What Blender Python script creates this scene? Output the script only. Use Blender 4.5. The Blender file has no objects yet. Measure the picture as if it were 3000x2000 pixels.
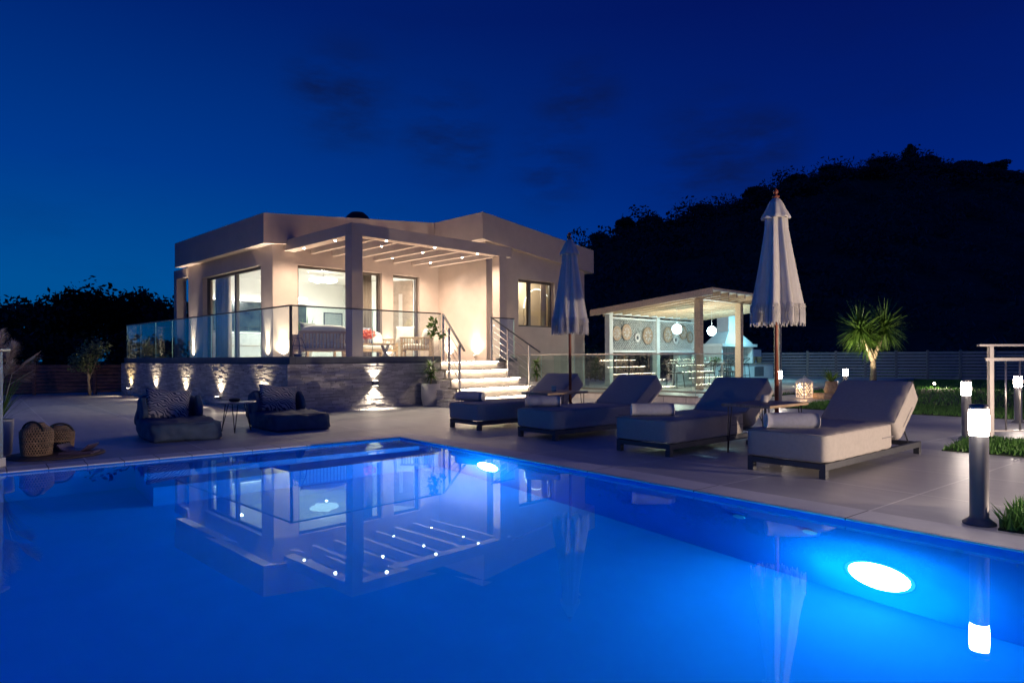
import bpy, bmesh, math, random
from mathutils import Vector, Matrix, noise
PI = math.pi
R = math.radians
C = bpy.context.scene.collection
rng = random.Random(7)

# ------------------------------------------------------------------ materials
def newmat(name):
    m = bpy.data.materials.new(name); m.use_nodes = True
    nt = m.node_tree; nt.nodes.clear()
    out = nt.nodes.new('ShaderNodeOutputMaterial')
    return m, nt, out

def N(nt, kind, **kw):
    n = nt.nodes.new(kind)
    for k, v in kw.items():
        if k.startswith('i_'):
            key = k[2:]
            key = int(key) if key.isdigit() else key.replace('_', ' ')
            n.inputs[key].default_value = v
        else:
            setattr(n, k, v)
    return n

def rgba(c): return (c[0], c[1], c[2], 1.0)

def pmat(name, col, rough=0.6, metal=0.0, var=0.12, scale=6.0, bump=0.0, bscale=40.0, spec=0.5, col2=None, coords='Object', stretch=None, sheen=0.0, trans=0.0):
    """principled surface with a noise mottle and an optional fine bump"""
    m, nt, out = newmat(name)
    b = N(nt, 'ShaderNodeBsdfPrincipled'); L = nt.links.new
    b.inputs['Roughness'].default_value = rough; b.inputs['Metallic'].default_value = metal
    b.inputs['Specular IOR Level'].default_value = spec
    if sheen: b.inputs['Sheen Weight'].default_value = sheen
    tc = N(nt, 'ShaderNodeTexCoord'); mp = N(nt, 'ShaderNodeMapping')
    if stretch: mp.inputs['Scale'].default_value = stretch
    L(tc.outputs[coords], mp.inputs['Vector'])
    n1 = N(nt, 'ShaderNodeTexNoise', i_Scale=scale, i_Detail=5.0, i_Roughness=0.6); L(mp.outputs[0], n1.inputs['Vector'])
    cr = N(nt, 'ShaderNodeValToRGB')
    c2 = col2 if col2 else tuple(max(0, x * (1 - 2 * var)) for x in col)
    c1 = tuple(min(1, x * (1 + var)) for x in col)
    cr.color_ramp.elements[0].position = 0.3; cr.color_ramp.elements[0].color = rgba(c2)
    cr.color_ramp.elements[1].position = 0.7; cr.color_ramp.elements[1].color = rgba(c1)
    L(n1.outputs['Fac'], cr.inputs[0]); L(cr.outputs[0], b.inputs['Base Color'])
    if bump:
        n2 = N(nt, 'ShaderNodeTexNoise', i_Scale=bscale, i_Detail=6.0); L(mp.outputs[0], n2.inputs['Vector'])
        bp = N(nt, 'ShaderNodeBump', i_Strength=bump, i_Distance=0.02)
        L(n2.outputs['Fac'], bp.inputs['Height']); L(bp.outputs[0], b.inputs['Normal'])
    L(b.outputs[0], out.inputs['Surface'])
    return m

def emat(name, col, strength):
    m, nt, out = newmat(name)
    e = N(nt, 'ShaderNodeEmission'); e.inputs[0].default_value = rgba(col); e.inputs[1].default_value = strength
    nt.links.new(e.outputs[0], out.inputs['Surface'])
    return m

def glassmat(name, tint, f0=0.045, rough=0.0, gl=(1, 1, 1)):
    m, nt, out = newmat(name); L = nt.links.new
    lw = N(nt, 'ShaderNodeLayerWeight', i_Blend=0.5)
    p = N(nt, 'ShaderNodeMath', operation='POWER'); p.inputs[1].default_value = 5.0
    L(lw.outputs['Facing'], p.inputs[0])
    ma = N(nt, 'ShaderNodeMath', operation='MULTIPLY_ADD'); ma.inputs[1].default_value = 1 - f0; ma.inputs[2].default_value = f0
    L(p.outputs[0], ma.inputs[0])
    t = N(nt, 'ShaderNodeBsdfTransparent'); t.inputs[0].default_value = rgba(tint)
    g = N(nt, 'ShaderNodeBsdfGlossy'); g.inputs['Roughness'].default_value = rough; g.inputs[0].default_value = rgba(gl)
    mx = N(nt, 'ShaderNodeMixShader'); L(ma.outputs[0], mx.inputs[0]); L(t.outputs[0], mx.inputs[1]); L(g.outputs[0], mx.inputs[2])
    L(mx.outputs[0], out.inputs['Surface'])
    return m

def tilemat(name, col, tw, th, rough, mortar=0.004, var=0.1, mort=(0.1, 0.1, 0.1), bump=0.15, streak=True, offset=0.0):
    m, nt, out = newmat(name); L = nt.links.new
    b = N(nt, 'ShaderNodeBsdfPrincipled')
    tc = N(nt, 'ShaderNodeTexCoord')
    br = N(nt, 'ShaderNodeTexBrick'); br.offset = offset; br.squash = 1.0
    br.inputs['Scale'].default_value = 1.0; br.inputs['Brick Width'].default_value = tw; br.inputs['Row Height'].default_value = th
    br.inputs['Mortar Size'].default_value = mortar; br.inputs['Mortar Smooth'].default_value = 0.1
    br.inputs['Color1'].default_value = rgba(col); br.inputs['Color2'].default_value = rgba(tuple(x * (1 - var) for x in col))
    br.inputs['Mortar'].default_value = rgba(mort)
    L(tc.outputs['Object'], br.inputs['Vector'])
    mp = N(nt, 'ShaderNodeMapping'); mp.inputs['Scale'].default_value = (1.0, 5.0, 1.0) if streak else (1, 1, 1)
    L(tc.outputs['Object'], mp.inputs['Vector'])
    n = N(nt, 'ShaderNodeTexNoise', i_Scale=1.6, i_Detail=8.0, i_Roughness=0.65); L(mp.outputs[0], n.inputs['Vector'])
    mr = N(nt, 'ShaderNodeMapRange'); mr.inputs['To Min'].default_value = 0.66; mr.inputs['To Max'].default_value = 1.24
    L(n.outputs['Fac'], mr.inputs['Value'])
    mx = N(nt, 'ShaderNodeMixRGB', blend_type='MULTIPLY'); mx.inputs[0].default_value = 1.0
    L(br.outputs['Color'], mx.inputs[1]); L(mr.outputs[0], mx.inputs[2]); L(mx.outputs[0], b.inputs['Base Color'])
    rr = N(nt, 'ShaderNodeMapRange'); rr.inputs['To Min'].default_value = rough * 0.8; rr.inputs['To Max'].default_value = rough * 1.3
    L(n.outputs['Fac'], rr.inputs['Value']); L(rr.outputs[0], b.inputs['Roughness'])
    n2 = N(nt, 'ShaderNodeTexNoise', i_Scale=60.0, i_Detail=4.0); L(tc.outputs['Object'], n2.inputs['Vector'])
    ad = N(nt, 'ShaderNodeMath', operation='MULTIPLY_ADD'); ad.inputs[1].default_value = -1.2
    L(br.outputs['Fac'], ad.inputs[0]); L(n2.outputs['Fac'], ad.inputs[2])
    bp = N(nt, 'ShaderNodeBump', i_Strength=bump, i_Distance=0.004); L(ad.outputs[0], bp.inputs['Height']); L(bp.outputs[0], b.inputs['Normal'])
    L(b.outputs[0], out.inputs['Surface'])
    return m

def woodmat(name, col, rough=0.55, var=0.25, stretch=(1.5, 14, 14)):
    return pmat(name, col, rough=rough, var=var, scale=2.5, bump=0.15, bscale=5, stretch=stretch)

def stonemat(name, col):
    m, nt, out = newmat(name); L = nt.links.new
    b = N(nt, 'ShaderNodeBsdfPrincipled', i_Roughness=0.85)
    g = N(nt, 'ShaderNodeNewGeometry')
    cr = N(nt, 'ShaderNodeValToRGB')
    cr.color_ramp.elements[0].color = rgba(tuple(x * 0.7 for x in col)); cr.color_ramp.elements[1].color = rgba(tuple(x * 1.25 for x in col))
    L(g.outputs['Random Per Island'], cr.inputs[0])
    tc = N(nt, 'ShaderNodeTexCoord')
    n = N(nt, 'ShaderNodeTexNoise', i_Scale=9.0, i_Detail=8.0, i_Roughness=0.7); L(tc.outputs['Object'], n.inputs['Vector'])
    mr = N(nt, 'ShaderNodeMapRange'); mr.inputs['To Min'].default_value = 0.6; mr.inputs['To Max'].default_value = 1.35; L(n.outputs['Fac'], mr.inputs['Value'])
    mx = N(nt, 'ShaderNodeMixRGB', blend_type='MULTIPLY'); mx.inputs[0].default_value = 1.0
    L(cr.outputs[0], mx.inputs[1]); L(mr.outputs[0], mx.inputs[2]); L(mx.outputs[0], b.inputs['Base Color'])
    n2 = N(nt, 'ShaderNodeTexNoise', i_Scale=35.0, i_Detail=8.0, i_Roughness=0.7); L(tc.outputs['Object'], n2.inputs['Vector'])
    bp = N(nt, 'ShaderNodeBump', i_Strength=0.7, i_Distance=0.012); L(n2.outputs['Fac'], bp.inputs['Height']); L(bp.outputs[0], b.inputs['Normal'])
    L(b.outputs[0], out.inputs['Surface'])
    return m

def leafmat(name, c1, c2, rough=0.5):
    m, nt, out = newmat(name); L = nt.links.new
    g = N(nt, 'ShaderNodeNewGeometry'); cr = N(nt, 'ShaderNodeValToRGB')
    cr.color_ramp.elements[0].color = rgba(c1); cr.color_ramp.elements[1].color = rgba(c2)
    L(g.outputs['Random Per Island'], cr.inputs[0])
    b = N(nt, 'ShaderNodeBsdfPrincipled', i_Roughness=rough); L(cr.outputs[0], b.inputs['Base Color'])
    t = N(nt, 'ShaderNodeBsdfTranslucent'); L(cr.outputs[0], t.inputs[0])
    mx = N(nt, 'ShaderNodeMixShader'); mx.inputs[0].default_value = 0.3
    L(b.outputs[0], mx.inputs[1]); L(t.outputs[0], mx.inputs[2]); L(mx.outputs[0], out.inputs['Surface'])
    return m

def zebramat(name):
    """palm-leaf print cushion: wavy dark stripes on pale cloth"""
    m, nt, out = newmat(name); L = nt.links.new
    b = N(nt, 'ShaderNodeBsdfPrincipled', i_Roughness=0.9)
    tc = N(nt, 'ShaderNodeTexCoord')
    w = N(nt, 'ShaderNodeTexWave', i_Scale=10.5, i_Distortion=10.0, i_Detail=1.5)
    w.inputs['Detail Scale'].default_value = 0.9; w.bands_direction = 'DIAGONAL'
    L(tc.outputs['Object'], w.inputs['Vector'])
    cr = N(nt, 'ShaderNodeValToRGB'); cr.color_ramp.elements[0].position = 0.42; cr.color_ramp.elements[1].position = 0.52
    cr.color_ramp.elements[0].color = (0.035, 0.05, 0.12, 1); cr.color_ramp.elements[1].color = (0.42, 0.41, 0.42, 1)
    L(w.outputs['Fac'], cr.inputs[0]); L(cr.outputs[0], b.inputs['Base Color']); L(b.outputs[0], out.inputs['Surface'])
    return m

WARM = (1.0, 0.77, 0.57)
WARMW = (1.0, 0.84, 0.66)
M = {}
M['plaster'] = pmat('plaster', (0.50, 0.41, 0.355), rough=0.9, var=0.05, scale=2.2, bump=0.12, bscale=60)
M['plaster_in'] = pmat('interior_plaster', (0.82, 0.82, 0.76), rough=0.85, var=0.02, scale=2)
M['cream'] = pmat('cream_plaster', (0.72, 0.62, 0.46), rough=0.9, var=0.05, scale=2)
M['stone'] = stonemat('ledger_stone', (0.56, 0.53, 0.50))
M['slab'] = pmat('slab_edge_paint', (0.13, 0.14, 0.16), rough=0.6, var=0.1, bump=0.05)
M['deck'] = tilemat('deck_tiles', (0.61, 0.59, 0.585), 1.2, 1.2, 0.36, mortar=0.009, var=0.16, mort=(0.85, 0.83, 0.8))
M['coping'] = tilemat('coping_stone', (0.84, 0.82, 0.82), 1.2, 0.33, 0.5, mortar=0.005, var=0.06, mort=(0.2, 0.19, 0.18), streak=False)
M['floor'] = tilemat('terrace_tiles', (0.72, 0.66, 0.60), 0.6, 0.6, 0.4, mortar=0.006)
M['step'] = pmat('step_marble', (0.70, 0.62, 0.52), rough=0.5, var=0.06, scale=4)
M['stepdark'] = pmat('tread_stone', (0.30, 0.26, 0.22), rough=0.55, var=0.1, scale=5)
M['glass'] = glassmat('railing_glass', (0.90, 0.965, 0.95), f0=0.085)
M['edge'] = pmat('glass_edge', (0.35, 0.55, 0.5), rough=0.2, var=0.02)
M['wglass'] = glassmat('window_glass', (0.95, 0.97, 0.96), f0=0.03)
M['steel'] = pmat('brushed_steel', (0.55, 0.52, 0.5), rough=0.35, metal=0.9, var=0.05)
M['darkmetal'] = pmat('dark_metal', (0.06, 0.06, 0.07), rough=0.45, metal=0.4, var=0.1)
M['frame'] = pmat('window_frame', (0.10, 0.085, 0.075), rough=0.5, var=0.08)
M['cushion'] = pmat('lounger_fabric', (0.44, 0.405, 0.375), rough=0.95, var=0.04, scale=30, bump=0.2, bscale=260)
M['pipe'] = pmat('seam_piping', (0.24, 0.23, 0.24), rough=0.9)
M['lframe'] = pmat('lounger_frame', (0.085, 0.09, 0.10), rough=0.5, metal=0.3, var=0.08)
M['towel'] = pmat('towel_cloth', (0.38, 0.39, 0.47), rough=1.0, var=0.06, scale=40, bump=0.6, bscale=200)
M['bag'] = pmat('beanbag_fabric', (0.06, 0.10, 0.17), rough=0.7, var=0.12, scale=6, bump=0.2, bscale=120)
M['zebra'] = zebramat('leaf_print_cloth')
M['teak'] = woodmat('teak', (0.52, 0.37, 0.23))
M['slatwood'] = woodmat('fence_wood', (0.30, 0.14, 0.09), var=0.35)
M['polewood'] = woodmat('umbrella_pole_wood', (0.36, 0.10, 0.05), rough=0.4, stretch=(14, 14, 1.5))
M['canvas'] = pmat('umbrella_canvas', (0.70, 0.67, 0.62), rough=0.95, var=0.04, scale=12, bump=0.15, bscale=200)
M['pine'] = woodmat('pavilion_wood', (0.74, 0.58, 0.40), var=.15)
M['whitewood'] = pmat('white_painted_wood', (0.68, 0.72, 0.70), rough=0.6, var=0.05)
M['white'] = pmat('white_paint', (0.78, 0.78, 0.76), rough=0.7, var=0.04)
M['black'] = pmat('black_paint', (0.02, 0.02, 0.022), rough=0.5)
M['charcoal'] = pmat('bollard_paint', (0.20, 0.20, 0.21), rough=0.4, metal=0.3, var=0.05)
M['grass'] = leafmat('grass_blades', (0.07, 0.21, 0.035), (0.15, 0.34, 0.07))
M['soil'] = pmat('lawn_soil', (0.035, 0.06, 0.02), rough=1.0, var=0.3, scale=8)
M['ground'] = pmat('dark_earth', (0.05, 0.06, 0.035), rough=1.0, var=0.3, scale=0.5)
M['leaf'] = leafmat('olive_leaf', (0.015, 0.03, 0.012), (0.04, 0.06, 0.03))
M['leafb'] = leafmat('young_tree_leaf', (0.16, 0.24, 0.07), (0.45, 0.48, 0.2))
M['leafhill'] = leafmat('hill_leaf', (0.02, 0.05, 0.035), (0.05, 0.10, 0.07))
M['yucca'] = leafmat('yucca_leaf', (0.05, 0.12, 0.02), (0.13, 0.22, 0.04), rough=0.4)
M['dracaena'] = leafmat('potted_leaf', (0.05, 0.12, 0.02), (0.14, 0.24, 0.05), rough=0.4)
M['bark'] = pmat('bark', (0.16, 0.11, 0.075), rough=0.95, var=0.3, scale=10, bump=0.6, bscale=20)
M['palebark'] = pmat('yucca_bark', (0.42, 0.32, 0.22), rough=0.95, var=0.3, scale=10, bump=0.6, bscale=20)
M['potwhite'] = pmat('pot_glaze', (0.52, 0.50, 0.48), rough=0.55, var=0.04)
M['wicker'] = woodmat('wicker', (0.36, 0.24, 0.15), stretch=(6, 6, 6))
M['cloth_white'] = pmat('white_cushion', (0.74, 0.72, 0.68), rough=0.95, var=0.04, bump=0.15, bscale=80)
M['cloth_grey'] = pmat('grey_cushion', (0.33, 0.36, 0.35), rough=0.95, var=0.06, bump=0.15, bscale=80)
M['curtain'] = pmat('curtain_cloth', (0.44, 0.37, 0.31), rough=0.95, var=0.06)
M['marble'] = pmat('dark_marble', (0.045, 0.065, 0.06), rough=0.15, var=0.6, scale=3)
M['red'] = leafmat('red_petals', (0.45, 0.05, 0.02), (0.7, 0.2, 0.08))
M['plume'] = leafmat('pampas_plume', (0.40, 0.34, 0.31), (0.75, 0.64, 0.58), rough=1)
M['pool'] = pmat('pool_liner', (0.02, 0.205, 0.70), rough=0.9, var=0.03, scale=2, spec=0.05)
M['poolfit'] = pmat('pool_fitting_plastic', (0.10, 0.36, 0.85), rough=0.4)
M['cover'] = pmat('magazine_cover', (0.12, 0.09, 0.16), rough=0.3)
M['rug'] = woodmat('jute_rug', (0.12, 0.09, 0.065), stretch=(8, 8, 8))
M['e_dl'] = emat('downlight_glow', WARMW, 60)
M['e_up'] = emat('uplight_glow', WARMW, 12)
M['e_led'] = emat('led_strip_glow', (1.0, 0.82, 0.62), 44)
M['e_boll'] = emat('bollard_glow', (1.0, 0.84, 0.72), 60)
M['e_pend'] = emat('pendant_glow', (1.0, 0.95, 0.82), 2.6)
M['e_cool'] = emat('pavilion_lamp_glow', (0.62, 0.95, 1.0), 16)
M['e_halo'] = emat('halo_rim_glow', (0.04, 0.70, 1.0), 1.15)  # cyan halo round the pool lamps, painted as emission
M['e_pool'] = emat('pool_lamp_glow', (0.35, 0.85, 1.0), 90)
M['inlet'] = pmat('inlet_plastic', (0.3, 0.55, 0.85), rough=0.4)
M['shower'] = pmat('shower_enamel', (0.30, 0.36, 0.42), rough=0.35)
M['doortan'] = pmat('door_leaf_paint', (0.50, 0.42, 0.34), rough=0.5)
M['e_post'] = emat('bright_bollard_glow', (1.0, 0.77, 0.58), 6200)
M['e_lantern'] = emat('candle_glow', (1.0, 0.52, 0.22), 5)
M['e_inled'] = emat('interior_led_glow', (1.0, 0.93, 0.82), 7)

# ------------------------------------------------------------------ mesh builder
class MB:
    def __init__(s): s.v = []; s.f = []; s.sm = []
    def add(s, vs, fs, smooth=False):
        o = len(s.v); s.v += [tuple(v) for v in vs]
        for f in fs: s.f.append(tuple(i + o for i in f)); s.sm.append(smooth)
        return s
    def box(s, x0, x1, y0, y1, z0, z1, rot=None, org=None):
        vs = [(x, y, z) for z in (z0, z1) for y in (y0, y1) for x in (x0, x1)]
        if rot is not None:
            o = Vector(org) if org else Vector((0, 0, 0))
            vs = [tuple(rot @ (Vector(v) - o) + o) for v in vs]
        return s.add(vs, [(0, 2, 3, 1), (4, 5, 7, 6), (0, 1, 5, 4), (2, 6, 7, 3), (0, 4, 6, 2), (1, 3, 7, 5)])
    def hexa(s, vs):      # bottom 4 CCW, top 4 CCW
        return s.add(vs, [(0, 3, 2, 1), (4, 5, 6, 7), (0, 1, 5, 4), (1, 2, 6, 5), (2, 3, 7, 6), (3, 0, 4, 7)])
    def prism(s, poly, y0, y1):   # poly in (x,z), extruded along y
        n = len(poly)
        vs = [(x, y0, z) for x, z in poly] + [(x, y1, z) for x, z in poly]
        fs = [tuple(range(n)), tuple(reversed(range(n, 2 * n)))] + [(i, (i + 1) % n + 0, (i + 1) % n + n, i + n)[::-1] for i in range(n)]
        return s.add(vs, fs)
    def beam(s, p, q, w, h, up=(0, 0, 1)):
        p = Vector(p); q = Vector(q); d = (q - p).normalized(); u = Vector(up)
        sx = d.cross(u)
        if sx.length < 1e-4: sx = d.cross(Vector((1, 0, 0)))
        sx.normalize(); sz = sx.cross(d).normalized()
        vs = []
        for c in (p, q):
            for a, b in ((-1, -1), (1, -1), (1, 1), (-1, 1)): vs.append(c + sx * a * w / 2 + sz * b * h / 2)
        return s.add(vs, [(0, 1, 2, 3), (7, 6, 5, 4), (0, 4, 5, 1), (1, 5, 6, 2), (2, 6, 7, 3), (3, 7, 4, 0)])
    def tube(s, pts, rad, n=8, caps=True):
        pts = [Vector(p) for p in pts]; k = len(pts)
        if not hasattr(rad, '__len__'): rad = [rad] * k
        vs = []; prev = None
        for i, p in enumerate(pts):
            d = (pts[min(i + 1, k - 1)] - pts[max(i - 1, 0)]).normalized()
            if prev is None:
                prev = d.orthogonal().normalized()
            sx = (prev - d * prev.dot(d)).normalized(); prev = sx; sy = d.cross(sx)
            for j in range(n):
                a = 2 * PI * j / n; vs.append(p + sx * math.cos(a) * rad[i] + sy * math.sin(a) * rad[i])
        fs = []
        for i in range(k - 1):
            for j in range(n):
                fs.append((i * n + j, i * n + (j + 1) % n, (i + 1) * n + (j + 1) % n, (i + 1) * n + j))
        s.add(vs, fs, True)
        if caps:
            o = len(s.v) - k * n
            s.f.append(tuple(o + j for j in reversed(range(n)))); s.sm.append(False)
            s.f.append(tuple(o + (k - 1) * n + j for j in range(n))); s.sm.append(False)
        return s
    def lathe(s, prof, n=24, c=(0, 0, 0), mod=None, smooth=True, cap=True):
        vs = []
        for r, z in prof:
            for j in range(n):
                a = 2 * PI * j / n; rr = r * (mod(a, z) if mod else 1)
                vs.append((c[0] + rr * math.cos(a), c[1] + rr * math.sin(a), c[2] + z))
        fs = [(i * n + j, i * n + (j + 1) % n, (i + 1) * n + (j + 1) % n, (i + 1) * n + j) for i in range(len(prof) - 1) for j in range(n)]
        s.add(vs, fs, smooth)
        if cap:
            o = len(s.v) - len(prof) * n
            if prof[0][0] > 1e-4: s.f.append(tuple(o + j for j in reversed(range(n)))); s.sm.append(False)
            if prof[-1][0] > 1e-4: s.f.append(tuple(o + (len(prof) - 1) * n + j for j in range(n))); s.sm.append(False)
        return s
    def soft(s, c, dims, n=5.0, cuts=14, wrinkle=0.0, wscale=4.0, rot=None, seed=0.0, sag=None, taper=None):
        bm = bmesh.new(); bmesh.ops.create_cube(bm, size=2.0)
        bmesh.ops.subdivide_edges(bm, edges=bm.edges[:], cuts=cuts, use_grid_fill=True)
        bm.verts.index_update(); vs = []
        for v in bm.verts:
            x, y, z = v.co
            k = (abs(x) ** n + abs(y) ** n + abs(z) ** n) ** (1.0 / n)
            p = Vector((x / k, y / k, z / k))
            if taper: p = taper(p)
            q = Vector((p.x * dims[0] / 2, p.y * dims[1] / 2, p.z * dims[2] / 2))
            if wrinkle:
                nn = noise.noise(Vector((q.x * wscale + seed, q.y * wscale, q.z * wscale * 1.3))) + 0.5 * noise.noise(Vector((q.x * wscale * 2.7 + seed, q.y * wscale * 2.7, q.z * wscale * 2)))
                q += p.normalized() * nn * wrinkle
            if sag: q = sag(q, p)
            if rot is not None: q = rot @ q
            vs.append(q + Vector(c))
        fs = [tuple(x.index for x in f.verts) for f in bm.faces]
        bm.free(); return s.add(vs, fs, True)
    def pillow(s, w, h, t, rot=None, seed=0.0, n=14):
        vs = []
        for sg in (-1, 1):
            for i in range(n + 1):
                for j in range(n + 1):
                    u = -1 + 2 * i / n; v = -1 + 2 * j / n
                    th = t / 2 * max(0.0, (1 - u ** 4) * (1 - v ** 4)) ** .55
                    x = w / 2 * u * (1 - .09 * (1 - v * v)); z = h / 2 * v * (1 - .09 * (1 - u * u))
                    p = Vector((x, sg * (th + .003) + .012 * noise.noise(Vector((u * 2.3 + seed, v * 2.3, sg))) * (th / t * 2), z))
                    vs.append(rot @ p if rot is not None else p)
        m = (n + 1) ** 2; fs = []
        for i in range(n):
            for j in range(n):
                a = i * (n + 1) + j; fs += [(a, a + n + 1, a + n + 2, a + 1), (m + a, m + a + 1, m + a + n + 2, m + a + n + 1)]
        for k in range(n):
            for a, b in ((k, k + 1), (n * (n + 1) + k + 1, n * (n + 1) + k), ((k + 1) * (n + 1), k * (n + 1)), (k * (n + 1) + n, (k + 1) * (n + 1) + n)): fs.append((a, b, m + b, m + a))
        return s.add(vs, fs, True)
    def leaf(s, p, d, L, w, up=(0, 0, 1), droop=0.0, seg=3):
        """one strap leaf from p towards d"""
        d = Vector(d).normalized(); p = Vector(p); side = d.cross(Vector(up))
        if side.length < 1e-3: side = Vector((1, 0, 0))
        side.normalize(); vs = []; cur = p.copy(); dd = d.copy()
        for i in range(seg + 1):
            t = i / seg; ww = w * (0.6 + 0.9 * t if t < 0.35 else (1 - t) * 1.4) * 0.5 if i < seg else 0.0005
            vs += [cur - side * ww, cur + side * ww]
            dd = (dd + Vector((0, 0, -droop / seg))).normalized(); cur = cur + dd * (L / seg)
        return s.add(vs, [(2 * i, 2 * i + 1, 2 * i + 3, 2 * i + 2) for i in range(seg)])
    def cloud(s, c, rad, n, size, r, hollow=0.4, blade=0.5):
        c = Vector(c)
        for _ in range(n):
            while True:
                p = Vector((r.uniform(-1, 1), r.uniform(-1, 1), r.uniform(-1, 1)))
                if hollow < p.length < 1: break
            q = c + Vector((p.x * rad[0], p.y * rad[1], p.z * rad[2]))
            a = Vector((r.gauss(0, 1), r.gauss(0, 1), r.gauss(0, 1))).normalized(); b = a.orthogonal().normalized()
            sz = size * r.uniform(0.6, 1.3)
            s.add([q - a * sz, q + b * sz * blade, q + a * sz, q - b * sz * blade], [(0, 1, 2, 3)])
        return s
    def obj(s, name, mat, parent=None, bevel=0.0, seg=2):
        me = bpy.data.meshes.new(name); me.from_pydata(s.v, [], s.f)
        me.polygons.foreach_set('use_smooth', s.sm); me.materials.append(mat); me.update()
        o = bpy.data.objects.new(name, me); C.objects.link(o)
        if parent: o.parent = parent
        if bevel:
            b = o.modifiers.new('bevel', 'BEVEL'); b.width = bevel; b.segments = seg; b.limit_method = 'ANGLE'; b.angle_limit = R(40)
        return o

def tag(o, label=None, cat=None, group=None, kind=None, loc=None, rz=None):
    if label: o['label'] = label
    if cat: o['category'] = cat
    if group: o['group'] = group
    if kind: o['kind'] = kind
    if loc is not None: o.location = loc
    if rz is not None: o.rotation_euler = (0, 0, rz)
    return o
def thing(name, label, cat, loc=(0, 0, 0), rz=0.0, group=None):
    o = bpy.data.objects.new(name, None); C.objects.link(o); o.empty_display_size = 0.2
    return tag(o, label, cat, group, None, loc, rz)
def dup(root, loc, rz, label=None, group=None):
    r = root.copy(); C.objects.link(r); r.location = loc; r.rotation_euler = (0, 0, rz)
    if label: r['label'] = label
    if group: r['group'] = group
    for ch in list(root.children):
        c = ch.copy(); C.objects.link(c); c.parent = r
        for g in list(ch.children):
            d = g.copy(); C.objects.link(d); d.parent = c
            for h in list(g.children):
                e = h.copy(); C.objects.link(e); e.parent = d
    return r

# house frame: a = along the stepped front (to the right and back), b = along the long side (to the left and back)
TH = math.atan2(.709, .705); HO = Vector((-4.32, 13.0, 0))
HU = Vector((math.cos(TH), math.sin(TH), 0)); HV = Vector((-math.sin(TH), math.cos(TH), 0))
def H(a, b, z=0.0): return HO + HU * a + HV * b + Vector((0, 0, z))
# pool frame: x along the long edge towards the camera side, y away from the water on the right
PO = Vector((-1.53, 9.12, 0)); PA = math.atan2(-.781, .6245)
PX = Vector((math.cos(PA), math.sin(PA), 0)); PY = Vector((-math.sin(PA), math.cos(PA), 0))
def P(x, y, z=0.0): return PO + PX * x + PY * y + Vector((0, 0, z))

def light(kind, name, loc, energy, color=WARM, parent=None, size=0.03, spot=60, blend=0.6, aim=None, shape=None, sy=None):
    l = bpy.data.lights.new(name, kind); l.energy = energy; l.color = color
    if kind == 'AREA':
        l.size = size
        if sy: l.shape = 'RECTANGLE'; l.size_y = sy
    else: l.shadow_soft_size = size
    if kind == 'SPOT': l.spot_size = R(spot); l.spot_blend = blend
    o = bpy.data.objects.new(name, l); C.objects.link(o)
    if parent: o.parent = parent
    o.location = loc
    if aim is not None:
        o.rotation_euler = Vector(aim).to_track_quat('-Z', 'Y').to_euler()
    return o

# ------------------------------------------------------------------ camera
F = 1955.0; CZ = 1.08
cam = bpy.data.cameras.new('camera'); co = bpy.data.objects.new('camera', cam); C.objects.link(co)
cam.sensor_width = 36; cam.lens = 36 * F / 3000; cam.shift_y = 46 / 3000; cam.clip_end = 3000; cam.clip_start = 0.05
co.matrix_world = Matrix.Translation((0, 0, CZ)) @ Matrix.Rotation(PI / 2, 4, 'X') @ Matrix.Rotation(-0.005, 4, 'Z')
bpy.context.scene.camera = co

# ------------------------------------------------------------------ sky
w = bpy.data.worlds.new('World'); bpy.context.scene.world = w; w.use_nodes = True
nt = w.node_tree; nt.nodes.clear(); L = nt.links.new
wo = N(nt, 'ShaderNodeOutputWorld'); bg = N(nt, 'ShaderNodeBackground')
tc = N(nt, 'ShaderNodeTexCoord'); sx = N(nt, 'ShaderNodeSeparateXYZ'); L(tc.outputs['Generated'], sx.inputs[0])
def ramp(stops):
    cr = N(nt, 'ShaderNodeValToRGB'); e = cr.color_ramp.elements
    while len(e) < len(stops): e.new(0.5)
    for i, (p, c) in enumerate(stops): e[i].position = p; e[i].color = rgba(c)
    return cr
rl = ramp([(0.0, (0.0, 0.088, 0.27)), (0.1, (0.0, 0.078, 0.30)), (0.25, (0.0, 0.040, 0.26)), (0.45, (0.0, 0.015, 0.155)), (1.0, (0.0, 0.006, 0.065))])
rr = ramp([(0.0, (0.0, 0.032, 0.27)), (0.1, (0.0, 0.026, 0.26)), (0.25, (0.0, 0.015, 0.18)), (0.45, (0.0006, 0.0065, 0.108)), (1.0, (0.0005, 0.004, 0.05))])
L(sx.outputs['Z'], rl.inputs[0]); L(sx.outputs['Z'], rr.inputs[0])
mr = N(nt, 'ShaderNodeMapRange'); mr.inputs['From Min'].default_value = -0.6; mr.inputs['From Max'].default_value = 0.5
mr.interpolation_type = 'SMOOTHSTEP'
L(sx.outputs['X'], mr.inputs['Value'])
mx = N(nt, 'ShaderNodeMixRGB'); L(mr.outputs[0], mx.inputs[0]); L(rl.outputs[0], mx.inputs[1]); L(rr.outputs[0], mx.inputs[2])
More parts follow.
